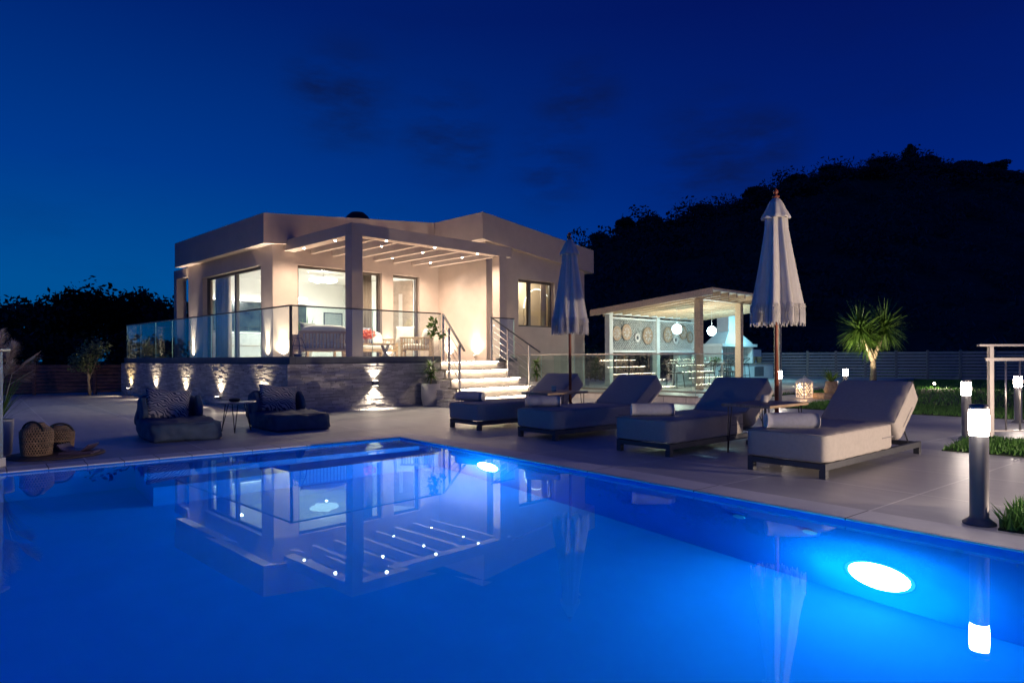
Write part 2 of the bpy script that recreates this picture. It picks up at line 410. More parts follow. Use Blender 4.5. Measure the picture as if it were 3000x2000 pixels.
# soft dark cloud wisps: flattened noise kept to a few patches
mp = N(nt, 'ShaderNodeMapping'); mp.inputs['Scale'].default_value = (1.0, 1.0, 3.2); mp.inputs['Location'].default_value = (0.35, 0.2, 0.1)
L(tc.outputs['Generated'], mp.inputs['Vector'])
nz = N(nt, 'ShaderNodeTexNoise', i_Scale=3.4, i_Detail=7.0, i_Roughness=0.62); L(mp.outputs[0], nz.inputs['Vector'])
cm = N(nt, 'ShaderNodeMapRange'); cm.inputs['From Min'].default_value = 0.54; cm.inputs['From Max'].default_value = 0.74
cm.inputs['To Min'].default_value = 0.0; cm.inputs['To Max'].default_value = 0.5
L(nz.outputs['Fac'], cm.inputs['Value'])
mc = N(nt, 'ShaderNodeMixRGB'); mc.inputs[2].default_value = (0.003, 0.008, 0.05, 1)
acc = None
for (px, py, rad) in ((1020, 285, .11), (930, 240, .06), (1310, 385, .10), (1390, 440, .05), (1620, 485, .09), (2100, 480, .14), (2250, 420, .08), (1700, 300, .09)):
    dv = Vector(((px - 1500) / F, 1, -(py - 1046) / F)).normalized()
    ds = N(nt, 'ShaderNodeVectorMath', operation='DISTANCE'); ds.inputs[1].default_value = dv; 
    L(tc.outputs['Generated'], ds.inputs[0])
    r_ = N(nt, 'ShaderNodeMapRange'); r_.interpolation_type = 'SMOOTHSTEP'; r_.inputs['From Min'].default_value = 0.0; r_.inputs['From Max'].default_value = rad
    r_.inputs['To Min'].default_value = .75; r_.inputs['To Max'].default_value = 0.0; L(ds.outputs['Value'], r_.inputs['Value'])
    if acc is None: acc = r_.outputs[0]
    else:
        mm = N(nt, 'ShaderNodeMath', operation='MAXIMUM'); L(acc, mm.inputs[0]); L(r_.outputs[0], mm.inputs[1]); acc = mm.outputs[0]
n9 = N(nt, 'ShaderNodeTexNoise', i_Scale=7.0, i_Detail=8.0, i_Roughness=0.6); L(mp.outputs[0], n9.inputs['Vector'])
m9 = N(nt, 'ShaderNodeMapRange'); m9.inputs['From Min'].default_value = .42; m9.inputs['From Max'].default_value = .66; L(n9.outputs['Fac'], m9.inputs['Value'])
mu = N(nt, 'ShaderNodeMath', operation='MULTIPLY'); L(acc, mu.inputs[0]); L(m9.outputs[0], mu.inputs[1])
mk = N(nt, 'ShaderNodeMath', operation='MAXIMUM'); L(mu.outputs[0], mk.inputs[0]); cs = N(nt, 'ShaderNodeMath', operation='MULTIPLY'); cs.inputs[1].default_value = .25
L(cm.outputs[0], cs.inputs[0]); L(cs.outputs[0], mk.inputs[1])
L(mk.outputs[0], mc.inputs[0]); L(mx.outputs[0], mc.inputs[1]); L(mc.outputs[0], bg.inputs[0]); bg.inputs[1].default_value = 0.88
L(bg.outputs[0], wo.inputs[0])

# ------------------------------------------------------------------ ground, deck, pool
g = MB(); g.add([(-600, -300, -.06), (600, -300, -.06), (600, 900, -.06), (-600, 900, -.06)], [(0, 1, 2, 3)])
# the sheet carries a hole for the pool
PW = 5.2; PL = 10.5; PD = 1.45
def ring(mb, o0, o1, i0, i1, z, thick):
    """rectangular slab (o0..o1) with a rectangular hole (i0..i1)"""
    (x0, y0), (x1, y1) = o0, o1; (a0, b0), (a1, b1) = i0, i1
    for r in ((x0, a0, y0, y1), (a1, x1, y0, y1), (a0, a1, y0, b0), (a0, a1, b1, y1)):
        if r[1] - r[0] > 1e-4 and r[3] - r[2] > 1e-4: mb.box(r[0], r[1], r[2], r[3], z - thick, z)
    return mb
pr = thing('tmp', None, None); bpy.data.objects.remove(pr)
def struct(o, loc=None, rz=None): return tag(o, kind='structure', loc=loc, rz=rz)
gg = ring(MB(), (-500, -500), (500, 500), (-0.5, -PW - 0.5), (PL + 0.5, 0.5), -0.06, 0.05).obj('ground', M['ground']); struct(gg, PO, PA)
dk = ring(MB(), (-17.5, -17.5), (16, 22), (-0.33, -PW - 0.33), (PL + 0.33, 0.33), 0.0, 0.055).obj('deck', M['deck']); struct(dk, PO, PA)
cp = MB()
cp.box(-0.33, PL + 0.33, 0.004, 0.326, -0.06, 0.004); cp.box(-0.33, PL + 0.33, -PW - 0.326, -PW - 0.004, -0.06, 0.004)
cp.box(-0.326, -0.004, -PW - 0.004, 0.004, -0.06, 0.004); cp.box(PL + 0.004, PL + 0.326, -PW - 0.004, 0.004, -0.06, 0.004)
cp.box(-0.02, PL + 0.02, -0.018, 0.004, -0.011, 0.004); cp.box(-0.02, PL + 0.02, -PW - 0.004, -PW + 0.018, -0.011, 0.004)
cp.box(-0.004, 0.018, -PW + 0.018, -0.018, -0.011, 0.004)
struct(cp.obj('pool_coping', M['coping'], bevel=0.004), PO, PA)
pb = MB()
pb.add([(0, -PW, -PD), (PL, -PW, -PD), (PL, 0, -PD), (0, 0, -PD)], [(0, 1, 2, 3)])
pb.add([(0, -PW, -PD), (PL, -PW, -PD), (PL, 0, -PD), (0, 0, -PD), (0, -PW, -.012), (PL, -PW, -.012), (PL, 0, -.012), (0, 0, -.012)],
       [(0, 4, 5, 1), (1, 5, 6, 2), (2, 6, 7, 3), (3, 7, 4, 0)])
# entry steps along the far short end
pb.box(0.002, 0.5, -3.2, -0.002, -PD, -0.35); pb.box(0.5, 0.95, -3.2, -0.002, -PD, -0.7)
struct(pb.obj('pool_basin', M['pool']), PO, PA)
# water
m, nt, out = newmat('water'); L = nt.links.new
gl = N(nt, 'ShaderNodeBsdfGlass', i_Roughness=0.0, i_IOR=1.333); gl.inputs[0].default_value = (0.6, 0.93, 1, 1)
tcn = N(nt, 'ShaderNodeTexCoord'); nz = N(nt, 'ShaderNodeTexNoise', i_Scale=1.1, i_Detail=2.0)
L(tcn.outputs['Object'], nz.inputs['Vector'])
bp = N(nt, 'ShaderNodeBump', i_Strength=0.012, i_Distance=0.03); L(nz.outputs['Fac'], bp.inputs['Height']); L(bp.outputs[0], gl.inputs['Normal'])
L(gl.outputs[0], out.inputs['Surface'])
wt = MB(); wt.add([(0, -PW, -.02), (PL, -PW, -.02), (PL, 0, -.045), (0, 0, -.02)], [(0, 1, 2, 3)])
struct(wt.obj('pool_water', m), PO, PA)

# pool lamps on the right-hand wall
def pool_lamp(x, z, label, e):
    t = thing('pool_lamp', label, 'pool light', P(x, 0, z), PA, 'lamps in the pool wall')
    ld = MB(); n = 28
    prof = [(0.190, 0.0), (0.188, 0.006), (0.13, 0.009), (0.0, 0.010)]
    vs = []; 
    for r_, d_ in prof:
        for j in range(n): a = 2 * PI * j / n; vs.append((r_ * math.cos(a), -d_ - 0.003, r_ * math.sin(a)))
    vs = [(x, y, z * 1.12) for x, y, z in vs]
    fs = [(i * n + j, i * n + (j + 1) % n, (i + 1) * n + (j + 1) % n, (i + 1) * n + j) for i in range(3) for j in range(n)]
    ld.add(vs, fs, True).obj('lens', M['e_pool'], t)
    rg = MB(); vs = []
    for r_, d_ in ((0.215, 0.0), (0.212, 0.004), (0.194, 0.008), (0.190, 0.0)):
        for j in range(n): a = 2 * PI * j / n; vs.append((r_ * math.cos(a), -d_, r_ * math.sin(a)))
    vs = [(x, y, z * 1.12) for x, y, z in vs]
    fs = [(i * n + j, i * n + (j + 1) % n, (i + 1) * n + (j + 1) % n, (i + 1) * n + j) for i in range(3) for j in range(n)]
    rg.add(vs, fs, True).obj('halo_rim', M['e_halo'], t)  # glowing ring painted in for the lamp's halo in the water
    for j in range(10):
        a = 2 * PI * j / 10; light('POINT', 'halo_fill', (.235 * math.cos(a), -.075, .265 * math.sin(a)), 4.4, (0.04, 0.9, 1.0), t, size=0.0)  # added unseen points that brighten the wall into a cyan halo
    light('POINT', 'lamp_glow', (0, -0.22, 0), e * 1.6, (0.10, 0.8, 1.0), t, size=0.0)
    light('SPOT', 'lamp_beam', (0, -0.10, 0), e * 0.78, (0.08, 0.60, 1.0), t, size=0.0, spot=165, blend=0.9, aim=(0, -1, -0.12))
pool_lamp(2.0, -0.75, 'round white lamp glowing under water on the pool wall near the farther sun loungers', 19)
pool_lamp(6.2, -1.02, 'large round white lamp glowing under water on the pool wall below the nearest bollard', 20)
# fittings on the wall and floor
for xx, lb_ in ((5.2, 'small round water inlet on the pool wall, the left one'), (5.75, 'small round water inlet on the pool wall, nearer the big lamp')):
    t = MB(); t.tube([(0, 0, 0), (0, -.012, 0)], .05, 20); o = t.obj('water_inlet', M['inlet']); tag(o, lb_, 'inlet', loc=P(xx, -.001, -.45), rz=PA)
t = MB(); t.lathe([(0.11, 0), (0.11, 0.02), (0.07, 0.03), (0.03, 0.022), (0.0, 0.022)], 24)
o = t.obj('drain_cover', M['poolfit']); tag(o, 'pale round drain cover on the pool floor left of the slatted grate', 'drain', loc=P(6.4, -3.6, -PD + .002), rz=0)
t = thing('floor_grate', 'square slatted grate lying on the pool floor beside the round drain', 'grate', P(6.75, -3.1, -PD + .002), PA)
mb = MB()
for i in range(9): mb.box(-0.24, 0.24, -0.24 + i * 0.055, -0.21 + i * 0.055, 0, 0.02)
mb.obj('bars', M['poolfit'], t)
mb = MB(); ring(mb, (-0.28, -0.28), (0.28, 0.28), (-0.245, -0.25), (0.245, 0.25), 0.016, 0.016); mb.obj('rim', M['poolfit'], t)

# lawns (house frame)
def lawn(name, a0, a1, b0, b1, n, h, label, skip=None):
    s = MB(); s.box(a0, a1, b0, b1, -0.02, 0.012); o = s.obj(name + '_soil', M['soil']); struct(o, HO, TH); o.name = 'lawn_ground'
    gmb = MB()
    for _ in range(n):
        x = rng.uniform(a0, a1); y = rng.uniform(b0, b1)
        if skip and skip(x, y): continue
        hh = h * rng.uniform(0.5, 1.25); an = rng.uniform(0, 2 * PI); wd = 0.008 + h * 0.05
        dx, dy = math.cos(an) * wd, math.sin(an) * wd; lx, ly = rng.gauss(0, hh * 0.35), rng.gauss(0, hh * 0.35)
        gmb.add([(x - dx, y - dy, 0.01), (x + dx, y + dy, 0.01), (x + lx, y + ly, 0.01 + hh)], [(0, 1, 2)])
    o = gmb.obj('grass', M['grass']); tag(o, label, 'grass', kind='stuff', loc=HO, rz=TH)
lawn('l', 7.6, 9.9, -22, -6.4, 26000, 0.06, 'lawn grass behind the right sun lounger')
lawn('l', 9.9, 30, -22, -6.4, 30000, 0.08, 'lawn grass stretching to the grey fence')
lawn('l', 9.95, 30, -4.6, -4.45, 400, 0.08, 'thin grass line beside the pavilion path')
lawn('l', 12.6, 30, -6.4, -4.6, 9000, 0.08, 'lawn grass beyond the paved path end')
lawn('l', 24.5, 46, -4.4, 3, 7000, 0.12, 'lawn grass in front of the far fence')
lawn('l', 2.6, 4.2, -16, -11.0 + .65, 14000, 0.055, 'strip of lawn behind the nearest bollard')
lawn('l', -1.15, -0.4, -16, -11.45, 7000, 0.11, 'tuft of long grass by the pool corner at the right edge')

# ------------------------------------------------------------------ terrace
tr = thing('terrace', 'raised terrace with grey ledger stone base and dark slab edge in front of the villa', 'terrace', HO, TH)
mb = MB()
mb.box(0.0, 6.6, 0.62, 10.7, 0.02, 0.975); mb.box(0.0, 6.28, 0.06, 0.62, 0.02, 0.975)
mb.obj('core', M['slab'], tr)
mb = MB()
mb.box(0.03, 6.26, 0.03, 0.62, 0.976, 1.0); mb.box(0.03, 6.6, 0.62, 3.79, 0.976, 1.0); mb.box(0.03, 1.45, 3.79, 10.62, 0.976, 1.0)
mb.obj('floor', M['floor'], tr)
mb = MB()   # dark upstand round the edge
mb.box(-0.03, 0.09, -0.03, 10.7, 0.976, 1.112); mb.box(0.09, 3.74, -0.03, 0.09, 0.976, 1.112); mb.box(5.62, 6.3, -0.03, 0.09, 0.976, 1.06)
mb.box(6.18, 6.3, 0.09, 0.60, 0.976, 1.06); mb.box(0.09, 1.9, 10.6, 10.7, 0.976, 1.112)
mb.obj('slab_edge', M['slab'], tr, bevel=0.006)
def ledger(mb, along, fixed, s0, s1, z0, z1, out, rg):
    """courses of split stone; along='a' or 'b', fixed = plane, out = outward sign"""
    z = z0
    while z < z1 - 0.012:
        hh = min(rg.choice((0.022, 0.03, 0.03, 0.038)), z1 - z); s = s0
        while s < s1 - 1e-3:
            ln = min(rg.uniform(0.09, 0.32), s1 - s)
            if s1 - s - ln < 0.06: ln = s1 - s
            d = rg.uniform(0.003, 0.022); g2 = 0.0022
            lo, hi = (fixed - 0.03, fixed + d) if out > 0 else (fixed - d, fixed + 0.03)
            if along == 'b': mb.box(lo, hi, s + g2, s + ln - g2, z + g2, z + hh - g2)
            else: mb.box(s + g2, s + ln - g2, lo, hi, z + g2, z + hh - g2)
            s += ln
        z += hh
st = MB(); r2 = random.Random(3)
ledger(st, 'b', -0.075, -0.075, 10.8, 0, 0.97, -1, r2)
ledger(st, 'a', -0.06, -0.10, 3.46, 0, 0.97, -1, r2)
ledger(st, 'a', -0.06, 5.85, 6.3, 0, 0.97, -1, r2)
ledger(st, 'b', 6.3, 0.0, 0.62, 0, 0.97, 1, r2)
st.obj('stone_cladding', M['stone'], tr)
mb = MB(); mb.box(-0.045, 0.0, -0.045, 10.7, 0.0, 0.97); mb.box(0.0, 3.40, -0.03, 0.06, 0.0, 0.97)
mb.obj('mortar_bed', M['slab'], tr)
MB().box(5.9, 6.28, -0.03, 0.06, 0.0, 0.97).obj('mortar_bed', M['slab'], tr)

# steps
sts = thing('entrance_steps', 'five broad cream steps with lit nosings climbing to the terrace', 'stairs', HO, TH)
lefts = [3.76, 3.66, 3.58, 3.49, 3.38]; rights = [5.60, 5.64, 5.76, 5.82, 5.92]
bs = [0.0, -0.3, -0.6, -0.9, -1.2]; zs = [1.0, .8, .6, .4, .2]
body = MB(); tread = MB(); cheek = MB(); cheek2 = MB()
for i in range(5):
    l, r_, b0, z = lefts[i], rights[i], bs[i], zs[i]
    b1 = bs[i - 1] if i else 0.3
    body.box(l, r_, b0, b1 + 0.0 if i else -0.061, 0.0 + 0.001 * i, z - 0.03) if i else body.box(l, r_, b0, 0.055, 0.3, z - 0.03)
    tread.box(l - 0.02, r_ + 0.02, b0 - 0.06, (b1 - 0.001) if i else 0.028, z - 0.028, z + 0.001)
    ledger(cheek, 'a', b0 + 0.05, l - 0.34, l - 0.003, 0.0, z - 0.03, -1, r2)
    ledger(cheek, 'b', l - 0.36, b0 + 0.05, b1 + 0.05, 0.0, z - 0.03, -1, r2)
    ledger(cheek2, 'a', b0 + 0.05, r_ + 0.003, r_ + 0.30, 0.0, z - 0.03, -1, r2)
    ledger(cheek2, 'b', r_ + 0.32, b0 + 0.05, b1 + 0.05, 0.0, z - 0.03, 1, r2)
    cheek.box(l - 0.35, l - 0.003, b0 + 0.06, b1 + 0.05, 0.0, z - 0.032); cheek2.box(r_ + 0.003, r_ + 0.31, b0 + 0.06, b1 + 0.05, 0.0, z - 0.032)
body.obj('riser', M['step'], sts); tread.obj('tread', M['stepdark'], sts, bevel=0.004); cheek.obj('stone_cheek', M['stone'], sts); cheek2.obj('stone_cheek', M['stone'], sts)
for i in range(5):
    s = MB(); s.box(lefts[i] + .01, rights[i] - .01, bs[i] - 0.055, bs[i] - 0.043, zs[i] - 0.036, zs[i] - 0.029)
    s.obj('led_strip', M['e_led'], sts)

# stair railings
def stair_rail(label, pts, zt, tail):
    t = thing('stair_railing', label, 'railing', HO, TH, 'railings beside the entrance steps')
    n = len(pts); hr = MB(); 
    ends = [Vector((a, b, z)) for (a, b), z in zip(pts, zt)]
    e = Vector(tail); hr.beam(ends[0], e, 0.05, 0.025); hr.obj('handrail', M['darkmetal'], t, bevel=0.004)
    for (a, b), z, fl in zip(pts, zt, (1.0, 0.6, 0.2)):
        s = MB(); s.box(a - 0.02, a + 0.02, b - 0.02, b + 0.02, fl, z - 0.012); s.obj('post', M['steel'], t, bevel=0.003)
    for k in range(1, 6):
        s = MB(); q = [Vector(p) - Vector((0, 0, 0.16 * k)) for p in ends]
        s.tube([q[0], q[1], q[2]], 0.008, 8); s.obj('rod', M['steel'], t)
stair_rail('steel stair railing at the left of the entrance steps, beside the potted plant', [(3.83, 0.0), (3.62, -0.47), (3.40, -1.09)], [2.10, 1.77, 1.37], (3.34, -1.32, 1.22))
stair_rail('steel stair railing at the right of the entrance steps', [(5.38, 0.0), (5.50, -0.48), (5.61, -1.10)], [2.09, 1.77, 1.36], (5.72, -1.36, 1.19))

# glass railings
def glass_rail(label, segs, z0, z1, rail=True, group=None, mat='darkmetal', post=(), foot=None):
    t = thing('glass_railing', label, 'railing', HO, TH, group)
    for (a0, b0), (a1, b1), n in segs:
        p = Vector((a0, b0, 0)); q = Vector((a1, b1, 0)); d = q - p
        for i in range(n):
            u0 = p + d * (i / n) + d.normalized() * 0.006; u1 = p + d * ((i + 1) / n) - d.normalized() * 0.006
            s = MB(); s.beam(u0 + Vector((0, 0, (z0 + z1) / 2)), u1 + Vector((0, 0, (z0 + z1) / 2)), 0.012, z1 - z0); gp = s.obj('pane', M['glass'], t)
            s = MB(); s.beam(u1 + Vector((0, 0, z0)), u1 + Vector((0, 0, z1)), 0.0135, 0.005, up=d); s.obj('edge', M['edge'], gp)
        if rail:
            s = MB(); s.beam((a0, b0, z1 + 0.012), (a1, b1, z1 + 0.012), 0.04, 0.028); s.obj('handrail', M[mat], t, bevel=0.004)
    for a, b in post:
        s = MB(); s.box(a - 0.022, a + 0.022, b - 0.022, b + 0.022, z0 - 0.02, z1); s.obj('post', M['darkmetal'], t, bevel=0.003)
    return t
glass_rail('long clear glass railing round the left and front edges of the terrace', [((0.03, 0.03), (0.03, 10.62), 8), ((0.03, 0.03), (3.78, 0.03), 2), ((0.03, 10.62), (1.75, 10.62), 1)], 1.11, 2.10, post=[(0.03, 0.03)])
glass_rail('short clear glass railing at the right of the top of the steps', [((5.45, 0.03), (6.24, 0.03), 1)], 1.06, 2.07)
glass_rail('glass guard on the curb nearest the loungers, mirroring the lit steps', [((7.7, 1.6), (7.7, -4.4), 5)], 0.16, 1.13, mat='steel')
glass_rail('glass guard farther from the loungers, in front of the pavilion post', [((9.6, 1.6), (9.6, -4.4), 5)], 0.16, 1.13, mat='steel')

# low platform east of the villa
pf = MB(); pf.box(7.6, 25.5, -4.45, 1.6, -0.02, 0.12); pf.box(11.25, 25.5, 1.6, 4, -0.02, 0.12)
struct(pf.obj('paved_platform', M['floor'], bevel=0.01), HO, TH)
cb = MB(); cb.box(7.62, 7.78, -4.42, 1.55, 0.121, 0.16); cb.box(9.52, 9.68, -4.42, 1.55, 0.121, 0.16)
struct(cb.obj('curb', M['stepdark'], bevel=0.006), HO, TH)

# ------------------------------------------------------------------ villa
V = thing('villa', 'single storey villa of warm plaster with low gable roof, beam pergola and lit windows', 'house', HO, TH)
def zt(a): return 3.91 + (a - 1.16) * 0.0918 if a <= 6.5 else 4.40 - (a - 6.5) * 0.1087
def wall_a(mb, b0, b1, a0, a1, z0, openings):
    """wall running along a (b0..b1 thick) up to the sloping roof, openings = [(a0,a1,z0,z1)]"""
    cur = a0
    def seg(x0, x1, lo, hi=None):
        cuts = [x0] + ([6.5] if x0 < 6.5 < x1 else []) + [x1]
        for p, q in zip(cuts[:-1], cuts[1:]):
            h0, h1 = (hi, hi) if hi is not None else (zt(p) + .02, zt(q) + .02)
            mb.hexa([(p, b0, lo), (q, b0, lo), (q, b1, lo), (p, b1, lo), (p, b0, h0), (q, b0, h1), (q, b1, h1), (p, b1, h0)])
    for o0, o1, p0, p1 in openings:
        if o0 > cur: seg(cur, o0, z0)
        if p0 > z0: seg(o0, o1, z0, p0)
        seg(o0, o1, p1); cur = o1
    if a1 > cur: seg(cur, a1, z0)
def wall_b(mb, a0, a1, b0, b1, z0, top, openings):
    cur = b0
    for o0, o1, p0, p1 in openings:
        if o0 > cur: mb.box(a0, a1, cur, o0, z0, top)
        if p0 > z0: mb.box(a0, a1, o0, o1, z0, p0)
        mb.box(a0, a1, o0, o1, p1, top); cur = o1
    if b1 > cur: mb.box(a0, a1, cur, b1, z0, top)
wl = MB()
wall_b(wl, 1.46, 1.76, 3.8, 9.55, 1.0, 3.95, [(4.47, 8.40, 1.0, 3.49)])
wall_a(wl, 3.8, 4.1, 1.76, 6.76, 1.0, [(2.134, 4.706, 1.0, 3.49), (5.088, 6.046, 1.0, 3.49)])
wl.box(6.76, 7.06, 1.65, 4.1, 0.98, 4.36)
wall_a(wl, 1.65, 1.95, 7.06, 11.2, 0.0, [(8.07, 9.70, 2.0, 3.42)])
wl.box(6.761, 7.06, 1.652, 1.95, 0.0, 0.98)
wl.box(10.9, 11.2, 1.95, 9.55, 0.0, 3.87)
wall_a(wl, 9.25, 9.55, 1.76, 10.9, 0.0, [])
wl.obj('wall', M['plaster'], V)
# interior shell
iw = MB()
iw.box(1.765, 6.755, 4.105, 9.245, 0.985, 1.003); iw.obj('interior_floor', M['floor'], V)
iw = MB()
iw.box(1.765, 6.7, 4.105, 9.245, 3.70, 3.74); iw.obj('ceiling', M['plaster_in'], V)
iw = MB()
iw.box(6.70, 6.755, 4.105, 9.245, 1.003, 3.70); iw.box(1.765, 6.70, 9.19, 9.245, 1.003, 3.70)
iw.box(1.762, 1.78, 4.105, 4.44, 1.003, 3.70)
iw.obj('interior_wall', M['plaster_in'], V)
iw = MB(); iw.box(7.065, 10.895, 1.955, 2.95, 1.0, 1.02); iw.box(7.065, 10.895, 1.955, 2.95, 3.70, 3.74)
iw.box(7.065, 10.895, 2.95, 3.0, 1.0, 3.74); iw.obj('bedroom_shell', M['cream'], V)
# roof with deep fascia
rf = MB()
rf.prism([(1.16, 3.91), (6.498, 4.40), (6.498, 5.15), (1.16, 4.66)], 3.65, 9.83)
rf.prism([(6.5, 4.40), (11.52, 3.855), (11.52, 4.61), (6.5, 5.15)], 1.50, 9.83)
rf.obj('roof', M['plaster'], V)
s = MB(); s.lathe([(0.0, 1.02), (0.2, 0.98), (0.34, 0.86), (0.40, 0.66), (0.41, 0.5), (0.44, 0.46), (0.44, 0.40), (0.30, 0.38), (0.28, 0.0)], 28, (5.3, 6.0, 4.66))
s.obj('roof_cowl', M['black'], V)
# pergola on the terrace
for a, b in ((1.77, .63), (6.30, .63)):
    s = MB(); s.box(a, a + .28, b, b + .28, 1.0, 3.80); s.obj('pergola_column', M['plaster'], V, bevel=0.006)
s = MB(); s.box(1.40, 1.70, 10.4, 10.65, 1.0, 3.62); s.obj('pergola_column', M['plaster'], V, bevel=0.006)
s = MB(); s.box(1.40, 1.70, 9.551, 10.65, 3.62, 3.90); s.obj('pergola_beam', M['plaster'], V, bevel=0.004)
s = MB(); s.box(1.768, 6.76, .628, .912, 3.80, 4.07); s.obj('pergola_beam', M['plaster'], V, bevel=0.004)
s = MB(); s.box(1.768, 2.052, .913, 3.80, 3.80, 4.068); s.obj('pergola_beam', M['plaster'], V, bevel=0.004)
SL = [2.55, 3.18, 3.84, 4.49, 5.14, 5.80, 6.44]
for a in SL:
    s = MB(); s.box(a - 0.055, a + 0.055, .913, 3.80, 3.81, 4.03); s.obj('pergola_slat', M['plaster'], V, bevel=0.003)
DL = [(1.91, 1.56), (1.91, 3.03), (2.78, .77), (4.21, .77), (5.63, .77), (3.18, 1.56), (3.18, 2.98), (4.49, 1.62), (4.49, 2.97), (5.80, 1.57), (5.80, 2.97)]
for a, b in DL:
    zz = 3.80 if a < 2 or b < .9 else 3.81
    s = MB(); s.lathe([(0.022, 0), (0.022, 0.012), (0.0, 0.013)], 14, (a, b, zz - 0.0135)); s.obj('downlight', M['e_dl'], V)
    light('SPOT', 'downlight_beam', (a, b, zz - 0.03), 150, WARM, V, size=0.035, spot=150, blend=0.8, aim=(0, 0, -1))
# windows and door
def win_b(a, b0, b1, z0, z1, mull, depth=0.07):      # window in the long wall (plane a)
    f = MB(); t = 0.07
    f.box(a, a + depth, b0, b0 + t, z0, z1); f.box(a, a + depth, b1 - t, b1, z0, z1)
    f.box(a, a + depth, b0 + t, b1 - t, z1 - t, z1); f.box(a, a + depth, b0 + t, b1 - t, z0, z0 + t * .7)
    w_ = f.obj('window', M['frame'], V, bevel=0.003)
    for m_ in mull:
        s = MB(); s.box(a - 0.01, a + depth + 0.01, m_ - 0.06, m_ + 0.06, z0 + 0.05, z1 - t); s.obj('mullion', M['frame'], w_, bevel=0.003)
    s = MB(); s.box(a + 0.03, a + 0.04, b0 + t, b1 - t, z0 + 0.05, z1 - t); s.obj('pane', M['wglass'], w_)
def win_a(b, a0, a1, z0, z1, mull, depth=0.07, t=0.07):
    f = MB()
    f.box(a0, a0 + t, b, b + depth, z0, z1); f.box(a1 - t, a1, b, b + depth, z0, z1)
    f.box(a0 + t, a1 - t, b, b + depth, z1 - t, z1); f.box(a0 + t, a1 - t, b, b + depth, z0, z0 + t * .7)
    w_ = f.obj('window', M['frame'], V, bevel=0.003)
    for m_ in mull:
        s = MB(); s.box(m_ - 0.055, m_ + 0.055, b - 0.01, b + depth + 0.01, z0 + 0.05, z1 - t); s.obj('mullion', M['frame'], w_, bevel=0.003)
    s = MB(); s.box(a0 + t, a1 - t, b + 0.03, b + 0.04, z0 + 0.05, z1 - t); s.obj('pane', M['wglass'], w_)
win_b(1.60, 4.47, 8.40, 1.0, 3.49, [6.35])
win_a(3.90, 2.134, 4.706, 1.0, 3.49, [])
win_a(1.80, 8.07, 9.70, 2.0, 3.42, [8.70])
f = MB(); f.box(5.088, 5.14, 3.9, 3.98, 1.0, 3.49); f.box(5.97, 6.046, 3.9, 3.98, 1.0, 3.49); f.box(5.14, 5.97, 3.9, 3.98, 3.42, 3.49)
df = f.obj('door_frame', M['frame'], V, bevel=0.003)
rz = Matrix.Rotation(R(-112), 3, 'Z')
d = MB(); d.box(-0.80, 0.0, -0.03, 0.03, 1.03, 3.40); dr = d.obj('door', M['doortan'], V, bevel=0.004); dr.location = (5.96, 4.03, 0); dr.rotation_euler = (0, 0, R(-58))
s = MB(); s.box(-0.44, -0.32, -0.036, 0.036, 1.6, 3.0); s.obj('door_glass', M['cloth_white'], dr)
s = MB(); s.tube([(-0.73, -0.07, 1.8), (-0.73, -0.07, 2.5)], 0.015); s.obj('handle', M['steel'], dr)

# wall up-lights on the villa
UP = [('b', 1.46, 9.15, 20), ('b', 1.46, 4.08, 20), ('a', 1.73, 3.8, 14), ('a', 4.90, 3.8, 14), ('b', 6.76, 3.30, 14), ('b', 6.76, 2.07, 14)]
for i, (k, p, q, e) in enumerate(UP):
    lab = ['small up-light at the far end of the long villa wall', 'small up-light on the long wall beside the corner', 'small up-light at the corner left of the big window',
           'small up-light between the big window and the door', 'small up-light in the porch corner behind the right armchair', 'small up-light on the porch side wall by the steps'][i]
    if k == 'b': a, b = p - 0.07, q
    else: a, b = p, q - 0.07
    t = thing('wall_uplight', lab, 'up-light', H(a, b, 1.0), TH, 'up-lights along the villa walls')
    s = MB(); s.lathe([(0.035, 0.0), (0.035, 0.015), (0.012, 0.02), (0.012, 0.07), (0.035, 0.08), (0.04, 0.15), (0.034, 0.15), (0.03, 0.12)], 16, cap=False); s.obj('housing', M['steel'], t)
    s = MB(); s.lathe([(0.031, 0.0), (0.0, 0.001)], 16, (0, 0, 0.135)); s.obj('lens', M['e_up'], t)
    aim = (0.05, 0, 1) if k == 'b' else (0, 0.05, 1)
    light('SPOT', 'uplight_beam', (0, 0, 0.15), e * (26 if i < 3 else 9), WARMW, t, size=0.015, spot=38, blend=0.9, aim=aim)
    if i in (0, 1): light('SPOT', 'uplight_spill', (0, 0, 0.155), 34, WARMW, t, size=0.02, spot=140, blend=1.0, aim=(0, 0, 1))
    if i in (2, 3, 4, 5): light('SPOT', 'uplight_spill', (0, 0, 0.155), 120 if i < 4 else 110, WARMW, t, size=0.02, spot=140, blend=1.0, aim=(0, -.1, 1))
